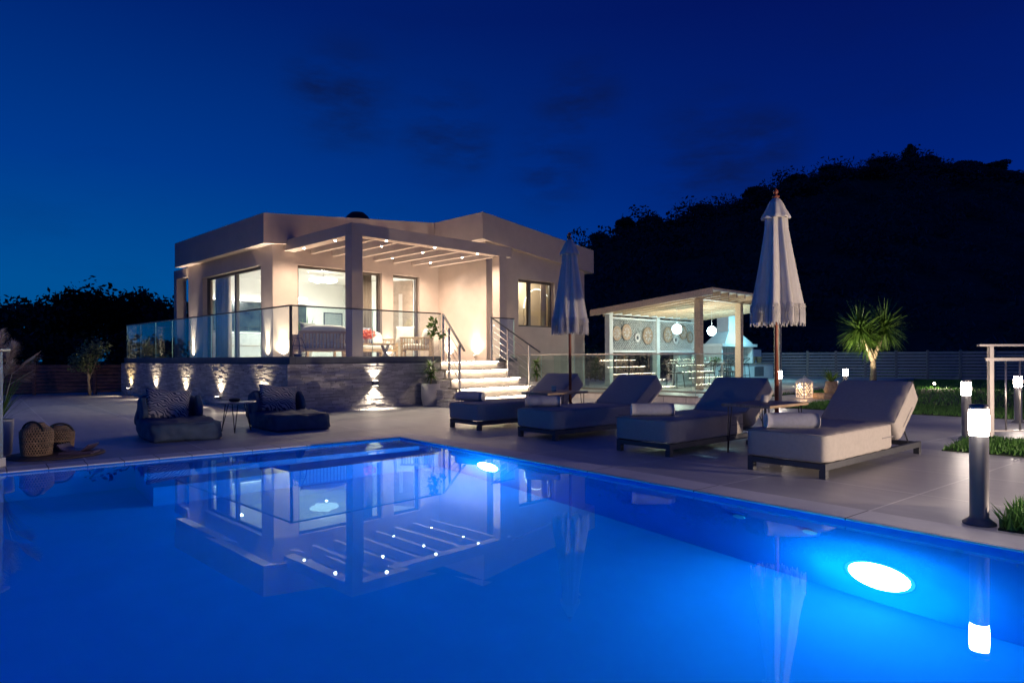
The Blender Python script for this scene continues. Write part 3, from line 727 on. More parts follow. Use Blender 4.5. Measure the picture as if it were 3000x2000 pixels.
# stone wall lights
SB = [0.97, 3.14, 5.32, 7.56, 9.79]
SLAB = ['behind the right bean bag', 'between the two bean bags', 'just right of the left bean bag', 'above the left bean bag', 'nearest the wooden fence']
for i, b in enumerate(SB):
    t = thing('stone_wall_light', 'box light grazing the stone terrace wall ' + SLAB[i], 'wall light', H(-0.10, b, 0.20), TH, 'grazing lights low on the stone wall')
    s = MB(); s.box(-0.125, 0.0, -0.045, 0.045, -0.03, 0.02); s.obj('housing', M['charcoal'], t, bevel=0.004)
    s = MB(); s.box(-0.115, -0.05, -0.034, 0.034, 0.0205, 0.026); s.obj('lens', M['e_up'], t)
    light('SPOT', 'graze_beam', (-0.095, 0, 0.03), 78, (1, .80, .55) if i < 4 else (1, .70, .30), t, size=0.012, spot=104, blend=1.0, aim=(0.10, 0, 1))
    light('SPOT', 'ground_spill', (-0.14, 0, 0.01), 34, (1, .82, .6), t, size=0.02, spot=150, blend=1.0, aim=(-1, 0, 0.22))
t = thing('sconce', 'up and down wall light in the middle of the front stone wall', 'wall light', H(1.86, -0.09, 0.54), TH)
s = MB(); s.box(-0.06, 0.06, -0.09, 0.0, -0.05, 0.05); s.obj('housing', M['charcoal'], t, bevel=0.004)
s = MB(); s.box(-0.045, 0.045, -0.08, -0.01, 0.0505, 0.056); s.obj('upper_lens', M['e_up'], t)
s = MB(); s.box(-0.045, 0.045, -0.08, -0.01, -0.056, -0.0505); s.obj('lower_lens', M['e_up'], t)
light('SPOT', 'up_beam', (0, -0.06, 0.06), 55, WARMW, t, size=0.02, spot=100, blend=0.7, aim=(0, 0.12, 1))
light('SPOT', 'down_beam', (0, -0.06, -0.06), 90, WARMW, t, size=0.02, spot=110, blend=0.7, aim=(0, 0.05, -1))

# ------------------------------------------------------------------ interior things
k = thing('kitchen_unit', 'white kitchen units with dark marble splashback seen through the left window', 'kitchen unit', H(2.0, 9.18, 1.003), TH)
s = MB(); s.box(0.0, 3.2, -0.62, -0.01, 0.08, 0.88); s.obj('base_cabinet', M['white'], k, bevel=0.004)
s = MB(); s.box(0.02, 3.18, -0.632, -0.622, 0.47, 0.49); s.obj('handle_rail', M['teak'], k)
s = MB(); s.box(-0.02, 3.22, -0.65, -0.01, 0.90, 0.94); s.obj('worktop', M['cloth_grey'], k, bevel=0.003)
s = MB(); s.box(-0.02, 3.22, -0.025, -0.006, 0.96, 1.90); s.obj('splashback', M['marble'], k)
s = MB(); s.box(0.0, 3.2, -0.64, -0.63, 0.882, 0.896); s.obj('led_strip', M['e_inled'], k)
s = MB(); s.box(0.0, 3.2, -0.10, -0.01, 1.92, 1.95); s.obj('shelf', M['white'], k)
s = MB(); s.box(0.02, 3.18, -0.08, -0.04, 1.951, 1.965); s.obj('led_strip', M['e_inled'], k)
t = thing('cloud_pendant', 'white cloud-like pendant lamp hanging inside the big window', 'pendant lamp', H(4.1, 6.0, 3.42), TH)
s = MB()
for i in range(11):
    a = 2 * PI * i / 11; s.soft((0.33 * math.cos(a), 0.26 * math.sin(a), rng.uniform(-.03, .03)), (0.22, 0.22, 0.13), n=2.2, cuts=4)
s.soft((0, 0, 0), (0.55, 0.4, 0.12), n=2.4, cuts=4); s.obj('lamp_shade', M['e_pend'], t)
s = MB(); s.tube([(0, 0, 0.05), (0, 0, 0.28)], 0.006); s.obj('cord', M['darkmetal'], t)
light('POINT', 'pendant_light', (0, 0, -0.16), 150, (1, 0.97, 0.9), t, size=0.0)
t = thing('picture_frame', 'black framed picture on the room wall behind the big window', 'picture', H(5.9, 9.17, 1.7), TH)
s = MB(); ring(s, (0, 0), (0.75, 1.0), (0.035, 0.035), (0.715, 0.965), 0.0, 0.03); o = s.obj('frame', M['black'], t); o.rotation_euler = (PI / 2, 0, 0)
s = MB(); s.box(0.036, 0.714, 0.0, 0.012, 0.036, 0.964); s.obj('print', M['cloth_grey'], t)
t = thing('floor_lamp', 'white lamp tube glowing low inside the big window', 'lamp', H(4.4, 8.9, 1.003), TH)
s = MB(); s.box(-0.7, 0.7, -0.05, 0.05, 2.05, 2.13); s.obj('light_tube', M['e_inled'], t, bevel=0.01)
s = MB(); s.box(-0.72, 0.72, 0.051, 0.2, 2.02, 2.16); s.obj('bracket', M['white'], t)
def curtain(label, p, q, z0, z1, folds=9, amp=0.05):
    p = Vector(p); q = Vector(q); d = (q - p); nrm = Vector((-d.y, d.x, 0)).normalized()
    n = folds * 8; s = MB(); vs = []
    for z, kk in ((z0, 1.15), (z1, 0.85)):
        for i in range(n + 1):
            u = i / n; off = amp * kk * (math.sin(u * folds * 2 * PI) + 0.4 * math.sin(u * folds * 4.3 + 1)); pt = p + d * u + nrm * off
            vs.append((pt.x, pt.y, z))
    s.add(vs, [(i, i + 1, i + n + 2, i + n + 1) for i in range(n)], True)
    o = s.obj('curtain', M['curtain']); sm = o.modifiers.new('thickness', 'SOLIDIFY'); sm.thickness = 0.006
    tag(o, label, 'curtain', 'curtains hanging inside the villa windows', loc=HO, rz=TH); return o
curtain('beige curtain gathered at the far end of the long side window', (1.84, 7.3, 0), (1.84, 8.36, 0), 1.02, 3.6)
curtain('beige curtain gathered at the right end of the big front window', (3.85, 4.25, 0), (4.66, 4.25, 0), 1.02, 3.6)
curtain('pale curtain at the right side of the bedroom window', (9.52, 2.05, 0), (9.74, 2.05, 0), 1.9, 3.6, 5, 0.03)
t = thing('arched_headboard', 'round arched headboard with a glowing rim behind the bedroom window', 'headboard', H(10.27, 2.93, 1.02), TH)
s = MB(); n = 40; rr_ = .64
vs = []; 
for y in (-0.05, -0.01):
    for i in range(n + 1):
        a = PI * i / n; vs.append((rr_ * math.cos(a), y, 1.66 + rr_ * math.sin(a)))
    vs += [(-rr_, y, 0.0), (rr_, y, 0.0)]
m_ = n + 3
s.add(vs, [tuple(reversed(range(m_))), tuple(range(m_, 2 * m_))] + [(i, (i + 1) % m_, (i + 1) % m_ + m_, i + m_) for i in range(m_)]); s.obj('panel', M['cream'], t)
s = MB(); s.tube([(.665 * math.cos(PI * i / n), -0.035, 1.66 + .665 * math.sin(PI * i / n)) for i in range(n + 1)], 0.014, 6); s.obj('led_rim', M['e_pend'], t)
light('POINT', 'bedroom_light', (-1.0, -0.5, 2.45), 42, (1, .86, .66), t, size=0.03)
for a, b in ((2.6, 5.0), (3.4, 7.6), (5.6, 5.1), (5.2, 7.8), (2.4, 7.9)):
    s = MB(); s.lathe([(0.05, 0), (0.0, 0.004)], 12, (a, b, 3.694)); s.obj('ceiling_spot', M['e_dl'], V); light('SPOT', 'ceiling_beam', (a, b, 3.68), 190, (1, .96, .9), V, size=.03, spot=160, blend=.8, aim=(0, 0, -1))

# ------------------------------------------------------------------ terrace furniture
def armchair(label, loc, rz, w_=0.82):
    t = thing('garden_armchair', label, 'armchair', loc, rz, 'slatted teak armchairs on the terrace')
    s = MB(); hw = w_ / 2
    for x in (-hw, hw):
        s.box(x - .03, x + .03, -.38, -.32, 0, .56); s.box(x - .03, x + .03, .32, .38, 0, .62)
        s.box(x - .035, x + .035, -.40, .40, .56, .60)
    s.box(-hw, hw, -.36, -.32, .24, .30); s.box(-hw, hw, .32, .36, .24, .30); s.box(-hw - .03, hw + .03, .33, .38, .62, .68)
    s.obj('frame', M['teak'], t, bevel=0.006)
    s = MB(); n = 15
    for i in range(n):
        x = -hw + .05 + (w_ - .1) * i / (n - 1); s.box(x - .011, x + .011, .34, .36, .28, .64)
    for x in (-hw, hw):
        for i in range(9): y = -.28 + .56 * i / 8; s.box(x - .01, x + .01, y - .011, y + .011, .28, .57)
    s.box(-hw + .03, hw - .03, -.32, .32, .27, .29)
    s.obj('slats', M['teak'], t)
    s = MB(); s.soft((0, -.02, .36), (w_ - .1, .64, .14), n=5, cuts=8); s.obj('seat_cushion', M['cloth_white'], t)
    s = MB(); s.soft((0, .22, .60), (w_ - .14, .18, .42), n=4, cuts=8, wrinkle=.01, rot=Matrix.Rotation(R(-14), 3, 'X')); s.obj('back_cushion', M['cloth_white'], t)
    return t
ac = armchair('slatted teak armchair seen from behind, left of the pergola column', H(1.45, 1.35, 1.0), TH + PI - .25, 1.15)
dup(ac, H(4.35, 1.7, 1.0), TH - PI / 2 - .7, 'slatted teak armchair at the right of the coffee table, back to the steps')
dup(ac, H(3.85, 3.05, 1.0), TH + .05, 'slatted teak armchair against the wall between big window and door')
dup(ac, H(2.35, 3.0, 1.0), TH + .0, 'slatted teak armchair with grey cushions under the big window')
for i, (a, b, rz_, mt, lb) in enumerate([(1.35, 1.75, .3, 'cloth_grey', 'grey scatter cushion on the left armchair'), (4.15, 1.95, -.8, 'cloth_white', 'white scatter cushion on the right armchair'),
                             (2.1, 3.12, .1, 'zebra', 'patterned scatter cushion on the armchair under the big window'), (3.7, 3.12, .1, 'zebra', 'patterned scatter cushion on the armchair behind the flowers'),
                             (2.6, 3.15, .1, 'cloth_grey', 'grey scatter cushion beside the patterned one under the big window')]):
    s = MB(); s.pillow(.48, .46, .17, rot=Matrix.Rotation(R(-18), 3, 'X'), seed=i); o = s.obj('scatter_cushion', M[mt]); tag(o, lb, 'cushion', 'scatter cushions on the terrace chairs', loc=H(a, b, 1.68), rz=TH + rz_)
t = thing('coffee_table', 'teak coffee table with crossed grey legs on the terrace', 'table', H(3.05, 2.0, 1.0), TH - .3)
s = MB(); s.box(-.6, .6, -.35, .35, .40, .44); s.obj('tabletop', M['teak'], t, bevel=0.005)
for x in (-.45, .45):
    s = MB(); s.beam((x, -.26, .0), (x, .26, .40), .05, .06, up=(1, 0, 0)); s.beam((x, .26, .0), (x, -.26, .40), .05, .058, up=(1, 0, 0)); s.obj('crossed_leg', M['charcoal'], t)
t = thing('flower_vase', 'vase of red flowers on the terrace coffee table', 'flowers', H(2.95, 1.9, 1.44), 0)
s = MB(); s.lathe([(.05, 0), (.07, .05), (.05, .13), (.04, .15)], 16); s.obj('vase', M['potwhite'], t)
s = MB(); s.cloud((0, 0, .22), (.24, .24, .12), 240, .04, rng, hollow=.1); s.obj('petals', M['red'], t)
s = MB()
for i in range(26): a = rng.uniform(0, 2 * PI); s.leaf((0, 0, .12), (math.cos(a), math.sin(a), rng.uniform(.2, .9)), rng.uniform(.15, .3), .03)
s.obj('leaves', M['red'], t)
# wire lantern
t = thing('wire_lantern', 'black faceted wire lantern at the front left corner of the terrace', 'lantern', H(0.42, 0.5, 1.0), TH)
lv = [(.10, .015), (.19, .16), (.155, .34), (.085, .49)]
s = MB(); n = 7
for kk in range(4):
    r_, z_ = lv[kk]; pts = [(r_ * math.cos(2 * PI * i / n), r_ * math.sin(2 * PI * i / n), z_) for i in range(n + 1)]; s.tube(pts, .006, 6)
for i in range(n):
    a = 2 * PI * i / n
    s.tube([(r_ * math.cos(a), r_ * math.sin(a), z_) for r_, z_ in lv], .006, 6)
s.obj('wire_cage', M['black'], t)
s = MB(); s.lathe([(.085, 0), (.085, .14), (.07, .16)], 18, (0.0, 0, .012)); s.obj('candle_cup', M['black'], t)
# agave / plants inside the big window
def strap_plant(mb, c, n, L_, w_, r, up=(0.1, 1.0), droop=.5, spread=1.0, seg=3):
    for _ in range(n):
        a = r.uniform(0, 2 * PI); e = r.uniform(*up)
        mb.leaf(c, (math.cos(a) * spread, math.sin(a) * spread, e), L_ * r.uniform(.7, 1.1), w_, droop=droop * r.uniform(.6, 1.3), seg=seg)
t = thing('indoor_plant', 'spiky plant standing inside the big front window', 'plant', H(2.75, 4.55, 1.003), TH)
s = MB(); s.lathe([(.14, 0), (.18, .3), (.17, .32)], 20); s.obj('pot', M['potwhite'], t)
s = MB(); strap_plant(s, (0, 0, .3), 16, .9, .09, rng, up=(1.5, 5), droop=.2); s.obj('leaves', M['dracaena'], t)

# ------------------------------------------------------------------ potted plants by the steps
def potted(label, loc, ph, pr, tall, extra):
    t = thing('potted_plant', label, 'potted plant', loc, 0, 'potted plants flanking the steps')
    s = MB(); s.lathe([(pr * .72, 0), (pr * .86, .03), (pr * .98, ph * .35), (pr, ph), (pr * .88, ph), (pr * .86, ph - .05)], 32, cap=False); s.obj('pot', M['potwhite'], t)
    s = MB(); s.lathe([(pr * .87, ph - .04), (0, ph - .035)], 20); s.obj('soil', M['ground'], t)
    s = MB(); s.tube([(0, 0, ph - .05), (.02, .01, ph + tall * .35), (-.01, 0, ph + tall * .62)], [.022, .02, .012], 8)
    if extra: s.tube([(0.0, 0, ph), (.06, .03, ph + .5), (.05, .05, ph + extra)], [.012, .01, .007], 6)
    s.obj('stem', M['palebark'], t)
    s = MB()
    for zc, n in ((.30, 44), (.62, 60)): strap_plant(s, (0, 0, ph + tall * zc), n, .34, .035, rng, up=(-.5, 1.6), droop=.9)
    if extra:
        s.cloud((.05, .05, ph + extra - .12), (.13, .12, .26), 80, .055, rng, hollow=.1, blade=.6); s.cloud((.22, .02, ph + extra - .28), (.12, .1, .09), 24, .05, rng, hollow=.1, blade=.6)
    s.obj('leaves', M['dracaena'], t)
potted('tall potted dracaena in a pale round pot at the left foot of the steps', H(3.12, -.42, 0), .50, .215, .62, 1.36)
potted('potted dracaena in a pale pot at the right of the steps', H(6.45, -.55, 0), .45, .19, .75, 0)

# ------------------------------------------------------------------ sun loungers
LD = Vector((.76, .65, 0)).normalized(); LY = math.atan2(LD.y, LD.x)
def lounger(label, front_right):
    """local x = length (head away from the pool), y = to the left of it; origin = front right corner on the ground"""
    t = thing('sun_lounger', label, 'sun lounger', front_right, LY, 'sun loungers in a row along the pool')
    W_ = .74
    s = MB()
    for y in (0.025, W_ - .025): s.box(0.0, 2.33, y - .025, y + .025, .075, .135)
    s.box(0.0, .05, .05, W_ - .05, .08, .13); s.box(2.28, 2.33, .05, W_ - .05, .08, .13); s.box(1.45, 1.5, .05, W_ - .05, .08, .13)
    s.obj('frame', M['lframe'], t, bevel=0.003)
    for x in (0.0, 2.27):
        for y in (0.0, W_ - .06):
            s = MB(); s.box(x, x + .06, y, y + .06, 0, .0745); s.obj('leg', M['lframe'], t, bevel=0.003)
    def pillow_box(L_, th, name, loc, rot):
        def crown(q, p):
            u, v_ = q.x / (L_ / 2), q.y / (W_ / 2)
            if q.z > 0: q.z += .014 * (1 - u ** 4) * (1 - v_ ** 4) - .004
            q.z += .0022 * math.sin(q.x * 31 + 3 * math.sin(q.y * 7)) * max(0, abs(v_) - .8) * 5
            return q
        mb_ = MB(); mb_.soft((0, 0, 0), (L_, W_ + .03, th), n=15, cuts=34, wrinkle=.0035, wscale=5.5, seed=L_, sag=crown)
        o = mb_.obj(name, M['cushion'], t); o.location = loc; o.rotation_euler = rot; return o
    o1 = pillow_box(1.55, .262, 'seat_cushion', (.745, W_ / 2, .135 + .131), (0, 0, 0))
    an = R(37)
    cx = 1.535 + math.cos(an) * .345 + math.sin(an) * .131; cz = .397 + math.sin(an) * .345 - math.cos(an) * .131
    o2 = pillow_box(.70, .262, 'back_cushion', (cx, W_ / 2, cz), (0, -an, 0))
    for (o, L_) in ((o1, 1.55), (o2, .70)):       # piping round the upper edge
        s = MB(); a_, b_ = L_ / 2 - .012, (W_ + .03) / 2 - .012; z_ = .131 - .014
        s.tube([(-a_, -b_, z_), (a_, -b_, z_), (a_, b_, z_), (-a_, b_, z_), (-a_, -b_, z_)], .0035, 6); s.obj('piping', M['pipe'], o)
    s = MB(); s.box(.02, .30, -.388, -.3855, -.01, .0); s.obj('strap', M['pipe'], o1).location = (.44, 0, 0)
    s = MB(); s.box(-.2, .12, -.388, -.3855, -.06, -.05); s.obj('strap', M['pipe'], o2)
    s = MB()
    for y in (.08, W_ - .08): s.tube([(1.95, y, .40), (2.18, y, .13)], .008, 6)
    s.obj('support_rod', M['lframe'], t)
    return t
LL = [((-.489, 9.79), 'sun lounger farthest left, nearest the entrance steps'), ((.547, 8.56), 'second sun lounger from the left, right of the table under the farther umbrella'),
      ((1.686, 7.15), 'third sun lounger from the left, left of the table under the nearer umbrella'), ((2.726, 5.81), 'nearest sun lounger, at the right, with its beige side brightly lit')]
l0 = lounger(LL[0][1], (LL[0][0][0], LL[0][0][1], 0))
for (x, y), lb in LL[1:]: dup(l0, (x, y, 0), LY + {1.686: .006, .547: -.012}.get(x, .004), lb)
TW = [((-.66, 10.42), -.45, 'rolled towel on the farthest left lounger'), ((.42, 9.12), -.12, 'rolled towel on the second lounger from the left'),
      ((1.60, 7.62), -.05, 'rolled towel on the third lounger from the left'), ((2.62, 6.26), -.06, 'rolled towel on the nearest lounger')]
first = None
for (x, y), rz_, lb in TW:
    if first is None:
        t = thing('rolled_towel', lb, 'towel', (x, y, .398), rz_, 'rolled towels on the sun loungers'); t.scale = (1.05, 1.2, 1.2)
        s = MB(); n = 34; prof = []
        for i in range(9):
            u = -0.225 + .45 * i / 8
            rr_ = .064 * (1 - .10 * (abs(u) / .225) ** 6); prof.append((u, rr_))
        vs = []
        for u, r_ in prof:
            for j in range(n):
                a = 2 * PI * j / n; q = r_ * (1 + .03 * noise.noise(Vector((u * 12, math.cos(a) * 2, math.sin(a) * 2)))) * (1 if math.sin(a) > -.6 else .93)
                vs.append((u, q * math.cos(a), .062 + q * math.sin(a)))
        s.add(vs, [(i * n + j, i * n + (j + 1) % n, (i + 1) * n + (j + 1) % n, (i + 1) * n + j) for i in range(8) for j in range(n)], True)
        s.f.append(tuple(range(n))); s.sm.append(False); s.f.append(tuple(8 * n + j for j in reversed(range(n)))); s.sm.append(False)
        s.obj('roll', M['towel'], t)
        for sg in (-1, 1):
            s = MB(); pts = []
            for i in range(60):
                a = i * .42; r_ = .006 + .052 * i / 59; pts.append((sg * .2265, r_ * math.cos(a), .062 + r_ * math.sin(a)))
            s.tube(pts, .0045, 5); s.obj('spiral_edge', M['cloth_white'], t)
        first = t
    else: dup(first, (x, y, .398), rz_, lb)
# low tables under the umbrellas
def low_table(label, c):
    t = thing('low_table', label, 'table', c, LY, 'low hairpin-leg tables between the loungers')
    s = MB(); s.box(-.43, .43, -.29, .29, .525, .555); s.obj('tabletop', M['teak'], t, bevel=0.006)
    for x in (-.36, .36):
        for y in (-.22, .22):
            s = MB(); s.tube([(x - .035, y, .525), (x * 1.06, y * 1.08, .012), (x * 1.06 + .004, y * 1.08, .008), (x + .035, y, .525)], .0055, 6); s.obj('leg', M['black'], t)
    return t
T2 = Vector((1.686, 7.15, 0)) + LD * 1.1 + Vector((.65, -.76, 0)) * .49; T1 = Vector((-.489, 9.79, 0)) + LD * 1.1 + Vector((.65, -.76, 0)) * .47
lt = low_table('low wooden table under the farther umbrella, between the two left loungers', T1); dup(lt, T2, LY, 'low wooden table under the nearer umbrella, between the two right loungers')
def glass_cup(label, loc, mat, nm='candle_glass'):
    s = MB(); s.lathe([(.035, 0), (.04, .01), (.042, .085), (.037, .085), (.035, .012), (0, .011)], 20); o = s.obj(nm, M[mat]); tag(o, label, 'candle glass', 'candle glasses on the low tables', loc=loc); return o
glass_cup('small candle glass on the farther low table', T1 + Vector((-.02, .05, .556)), 'edge'); glass_cup('small candle glass on the nearer low table', T2 + Vector((.0, .02, .556)), 'potwhite')
# umbrellas
def umbrella(label, loc):
    t = thing('closed_umbrella', label, 'umbrella', loc, 0.4, 'closed fringed umbrellas between the loungers')
    s = MB(); s.tube([(0, 0, .05), (0, 0, 2.98)], .024, 16); s.obj('pole', M['polewood'], t)
    s = MB(); s.lathe([(.012, 2.975), (.04, 2.985), (.045, 3.0), (.022, 3.015), (.018, 3.03), (.03, 3.045), (.032, 3.06), (.018, 3.085), (.0, 3.10)], 20); s.obj('finial', M['polewood'], t)
    nf = 8
    def fold(a, z):
        k_ = (2.9 - z) / 1.3
        v_ = math.cos(nf * a + .5 * math.sin(3 * a) + z * .5); v_ = math.copysign(abs(v_) ** .7, v_)
        return 1 + (.09 + .12 * k_) * v_ + .05 * math.cos(3 * a + 1 + z * .8) + .06 * noise.noise(Vector((math.cos(a) * 4, math.sin(a) * 4, z * 1.2))) + .035 * math.cos(17 * a + 2 * math.sin(2 * a) + z * 1.5)
    prof = [(.03, 2.93), (.08, 2.85), (.115, 2.72)]
    prof += [(.108 + .132 * (2.70 - z) / .98, z) for z in [2.70 - .098 * i for i in range(1, 11)]] 
    prof += [(.243, 1.70), (.245, 1.60), (.238, 1.60), (.16, 2.2)]
    s = MB(); s.lathe(prof, 160, mod=fold, cap=False); s.obj('canopy', M['canvas'], t)
    cap = [(.02, 2.985), (.05, 2.965), (.085, 2.91), (.118, 2.83), (.150, 2.765), (.158, 2.745), (.152, 2.725), (.135, 2.735), (.09, 2.80)]
    s = MB(); s.lathe(cap, 96, mod=lambda a, z: 1 + .10 * math.cos(8 * a) * max(0, (2.98 - z) / .25), cap=False); s.obj('top_vent', M['canvas'], t)
    s = MB(); n = 170
    for i in range(n):          # knotted fringe
        a = 2 * PI * i / n; r_ = .247 * fold(a, 1.70); L_ = .24 + .02 * math.sin(i * 1.7) + rng.uniform(-.01, .01)
        c_, s_ = math.cos(a), math.sin(a)
        s.tube([(r_ * c_, r_ * s_, 1.70), ((r_ + .004) * c_, (r_ + .004) * s_, 1.70 - L_ * .5), ((r_ * 1.01) * c_, (r_ * 1.01) * s_, 1.70 - L_)], [.0062, .0055, .008], 4, caps=False)
    for i in range(90):
        a = 2 * PI * (i + .5) / 90; r_ = .251 * fold(a, 1.70); s.soft((r_ * math.cos(a), r_ * math.sin(a), 1.665 - .02 * (i % 2)), (.018, .018, .022), n=2, cuts=1)
    s.obj('fringe', M['canvas'], t)
    s = MB(); s.tube([(.03, .02, 1.8), (.05, .03, 1.5), (.04, .02, 1.32)], .003, 4); s.obj('cord', M['cloth_white'], t)
    s = MB(); s.box(-.25, .25, -.25, .25, 0.0, .05); s.lathe([(.05, .05), (.05, .3), (.035, .32)], 16); s.obj('base', M['charcoal'], t, bevel=.004)
    return t
um = umbrella('closed fringed umbrella nearer the camera, in front of the wooded hill', (3.19, 8.05, 0)); dup(um, (.94, 10.80, 0), 1.1, 'closed fringed umbrella in front of the villa corner')

# ------------------------------------------------------------------ bean bags
def beanbag(label, front, rz_):
    """origin = front corner (nearest the camera); local x = width to the right, y = depth away"""
    t = thing('bean_bag', label, 'bean bag', front, rz_, 'dark bean bag loungers by the pool')
    def flat(q, p):
        q.z = max(q.z, -.1255); return q
    s = MB(); s.soft((.43, .66, .125), (.88, 1.36, .26), n=8, cuts=26, wrinkle=.036, wscale=5.2, seed=3.1, sag=flat); s.obj('seat', M['bag'], t)
    s = MB(); s.soft((.41, 1.25, .31), (.82, .20, .48), n=5, cuts=20, wrinkle=.026, wscale=5, seed=9.0, rot=Matrix.Rotation(R(-16), 3, 'X'), taper=lambda p: Vector((p.x * (1 - .10 * p.z) , p.y, p.z + .10 * p.x * p.x))); s.obj('backrest', M['bag'], t)
    for x in (.06, .77):
        s = MB(); s.soft((x, 1.10, .30), (.09, .44, .34), n=5, cuts=12, wrinkle=.015, wscale=6, seed=x, rot=Matrix.Rotation(R(-42), 3, 'X')); s.obj('side_flap', M['bag'], t)
    s = MB(); s.tube([(.02, 0.0, .235), (.43, -.01, .245), (.85, 0.0, .235)], .005, 6); s.obj('piping', M['bag'], t)
    return t
BR = R(37)
bb = beanbag('dark blue bean bag lounger at the left of the round table', (-4.60, 8.50, 0), BR); dup(bb, (-3.44, 9.68, 0), BR + .03, 'dark blue bean bag lounger at the right of the round table')
def bagvec(o, x, y, z, rz_=BR): return Vector((o[0] + x * math.cos(rz_) - y * math.sin(rz_), o[1] + x * math.sin(rz_) + y * math.cos(rz_), z))
for o_, lb in (((-4.60, 8.50), 'leaf-print cushion leaning on the left bean bag'), ((-3.44, 9.68), 'leaf-print cushion leaning on the right bean bag')):
    s = MB(); s.pillow(.60, .50, .18, rot=Matrix.Rotation(R(-30), 3, 'X') @ Matrix.Rotation(R(7), 3, 'Y')); o = s.obj('printed_cushion', M['zebra'])
    tag(o, lb, 'cushion', 'leaf-print cushions on the bean bags', loc=bagvec(o_, .36, 1.0, .43), rz=BR - .08)
t = thing('round_side_table', 'round grey side table on thin legs between the bean bags', 'table', (-4.06, 9.80, 0), .5)
s = MB(); s.lathe([(.27, .43), (.285, .435), (.285, .445), (.27, .45)], 36); s.obj('tabletop', M['steel'], t)
for i in range(3):
    a = 2 * PI * i / 3 + .35; s = MB(); c_, s_ = math.cos(a), math.sin(a)
    s.tube([(.14 * c_ - .04 * s_, .14 * s_ + .04 * c_, .43), (.23 * c_, .23 * s_, .01), (.235 * c_, .235 * s_, .01), (.14 * c_ + .04 * s_, .14 * s_ - .04 * c_, .43)], .006, 6); s.obj('leg', M['black'], t)
s = MB(); s.lathe([(.05, 0), (.075, .01), (.08, .04), (.065, .045), (.06, .02), (0, .018)], 22); o = s.obj('ashtray', M['black']); tag(o, 'dark ashtray on the round side table', 'ashtray', loc=(-4.07, 9.78, .451))

# ------------------------------------------------------------------ baskets, rug, magazines at the left
s = MB(); s.lathe([(.47, 0.0), (.475, .006), (.47, .011), (0, .012)], 48); o = s.obj('round_rug', M['rug']); tag(o, 'dark round jute rug under the baskets', 'rug', loc=(-5.16, 7.55, .006))
def basket(label, loc, r_, h, rz_, handle=True):
    t = thing('wicker_basket', label, 'basket', loc, rz_, 'woven baskets on the round rug')
    prof = lambda z: r_ * (0.94 + .10 * math.sin(PI * min(z / h, 1) * .75)) * (1 if z < h * .72 else max(.45, 1 - 1.6 * ((z / h - .72) / .28) ** 2 * .55))
    s = MB(); n = 34
    for sg in (-1, 1):
        for i in range(n):
            pts = [(prof(h * k_ / 10) * math.cos(2 * PI * i / n + sg * k_ * .12), prof(h * k_ / 10) * math.sin(2 * PI * i / n + sg * k_ * .12), .01 + h * k_ / 10) for k_ in range(11)]
            s.tube(pts, .0052, 4, caps=False)
    for z in (.0, .2, .4, .58, .74, .9, 1.0):
        zz = z * h; rr_ = prof(zz) + .003; s.tube([(rr_ * math.cos(2 * PI * i / 28), rr_ * math.sin(2 * PI * i / 28), .01 + zz) for i in range(29)], .006, 4, caps=False)
    s.obj('weave', M['wicker'], t)
    s = MB(); s.lathe([(r_ * .8, .0), (r_ * .85, h * .62), (r_ * .5, h * .9)], 20, (0, 0, .012)); s.obj('liner', M['black'], t)
    s = MB(); s.tube([(r_ * .93 * math.cos(a), -.05 - r_ * .35 * abs(math.cos(a)) ** .5 * 0, h * .74 + r_ * .8 * math.sin(a)) for a in [PI * i / 14 for i in range(15)]], .011, 8)
    s.obj('handle', M['black'], t)
basket('large woven basket with a dark hoop handle, nearest the pool edge', (-5.29, 7.42, .018), .150, .345, -.2)
basket('smaller woven basket standing behind the large one', (-5.33, 7.86, .018), .14, .27, .6)
t = thing('magazine_stack', 'stack of dark magazines curling on the rug beside the baskets', 'magazines', (-4.92, 7.58, .018), .15)
for i, (dx, rz_) in enumerate(((0, 0), (.01, .1), (-.01, -.12))):
    s = MB(); n = 10; vs = []
    for zoff in (0, .012):
        for j in range(n + 1):
            u = -.17 + .34 * j / n; zz = .013 * i + zoff + (0.16 * max(0, abs(u) / .17 - .35) ** 2 if i == 2 else 0)
            vs += [(u, -.11, zz), (u, .11, zz)]
    m_ = 2 * (n + 1); fs = []
    for j in range(n):
        b0 = 2 * j; fs += [(b0, b0 + 1, b0 + 3, b0 + 2), (m_ + b0, m_ + b0 + 2, m_ + b0 + 3, m_ + b0 + 1), (b0, b0 + 2, m_ + b0 + 2, m_ + b0), (b0 + 1, m_ + b0 + 1, m_ + b0 + 3, b0 + 3)]
    fs += [(0, m_, m_ + 1, 1), (2 * n, 2 * n + 1, m_ + 2 * n + 1, m_ + 2 * n)]
    s.add(vs, fs); o = s.obj('magazine', M['cover'], t); o.rotation_euler = (0, 0, rz_); o.location = (dx, 0, .001 * i)
# shower column at the left edge
t = thing('outdoor_shower', 'white outdoor shower column at the left edge of the photo', 'shower', (-5.27, 6.66, 0), .1)
s = MB(); s.box(-.11, .11, -.11, .11, 0, 1.16); s.obj('column', M['shower'], t, bevel=.006)
s = MB(); s.box(-.10, .19, -.10, .10, 1.162, 1.19); s.tube([(-.05, 0, 1.16), (-.05, 0, 1.20)], .02); s.obj('shower_head', M['steel'], t, bevel=.006)
s = MB(); s.tube([(.11, -.02, .95), (.15, -.02, .95)], .022, 14); s.obj('tap', M['steel'], t)
s = MB(); s.box(-.125, .125, -.125, .125, 0, .09); s.obj('base', M['white'], t, bevel=.006)
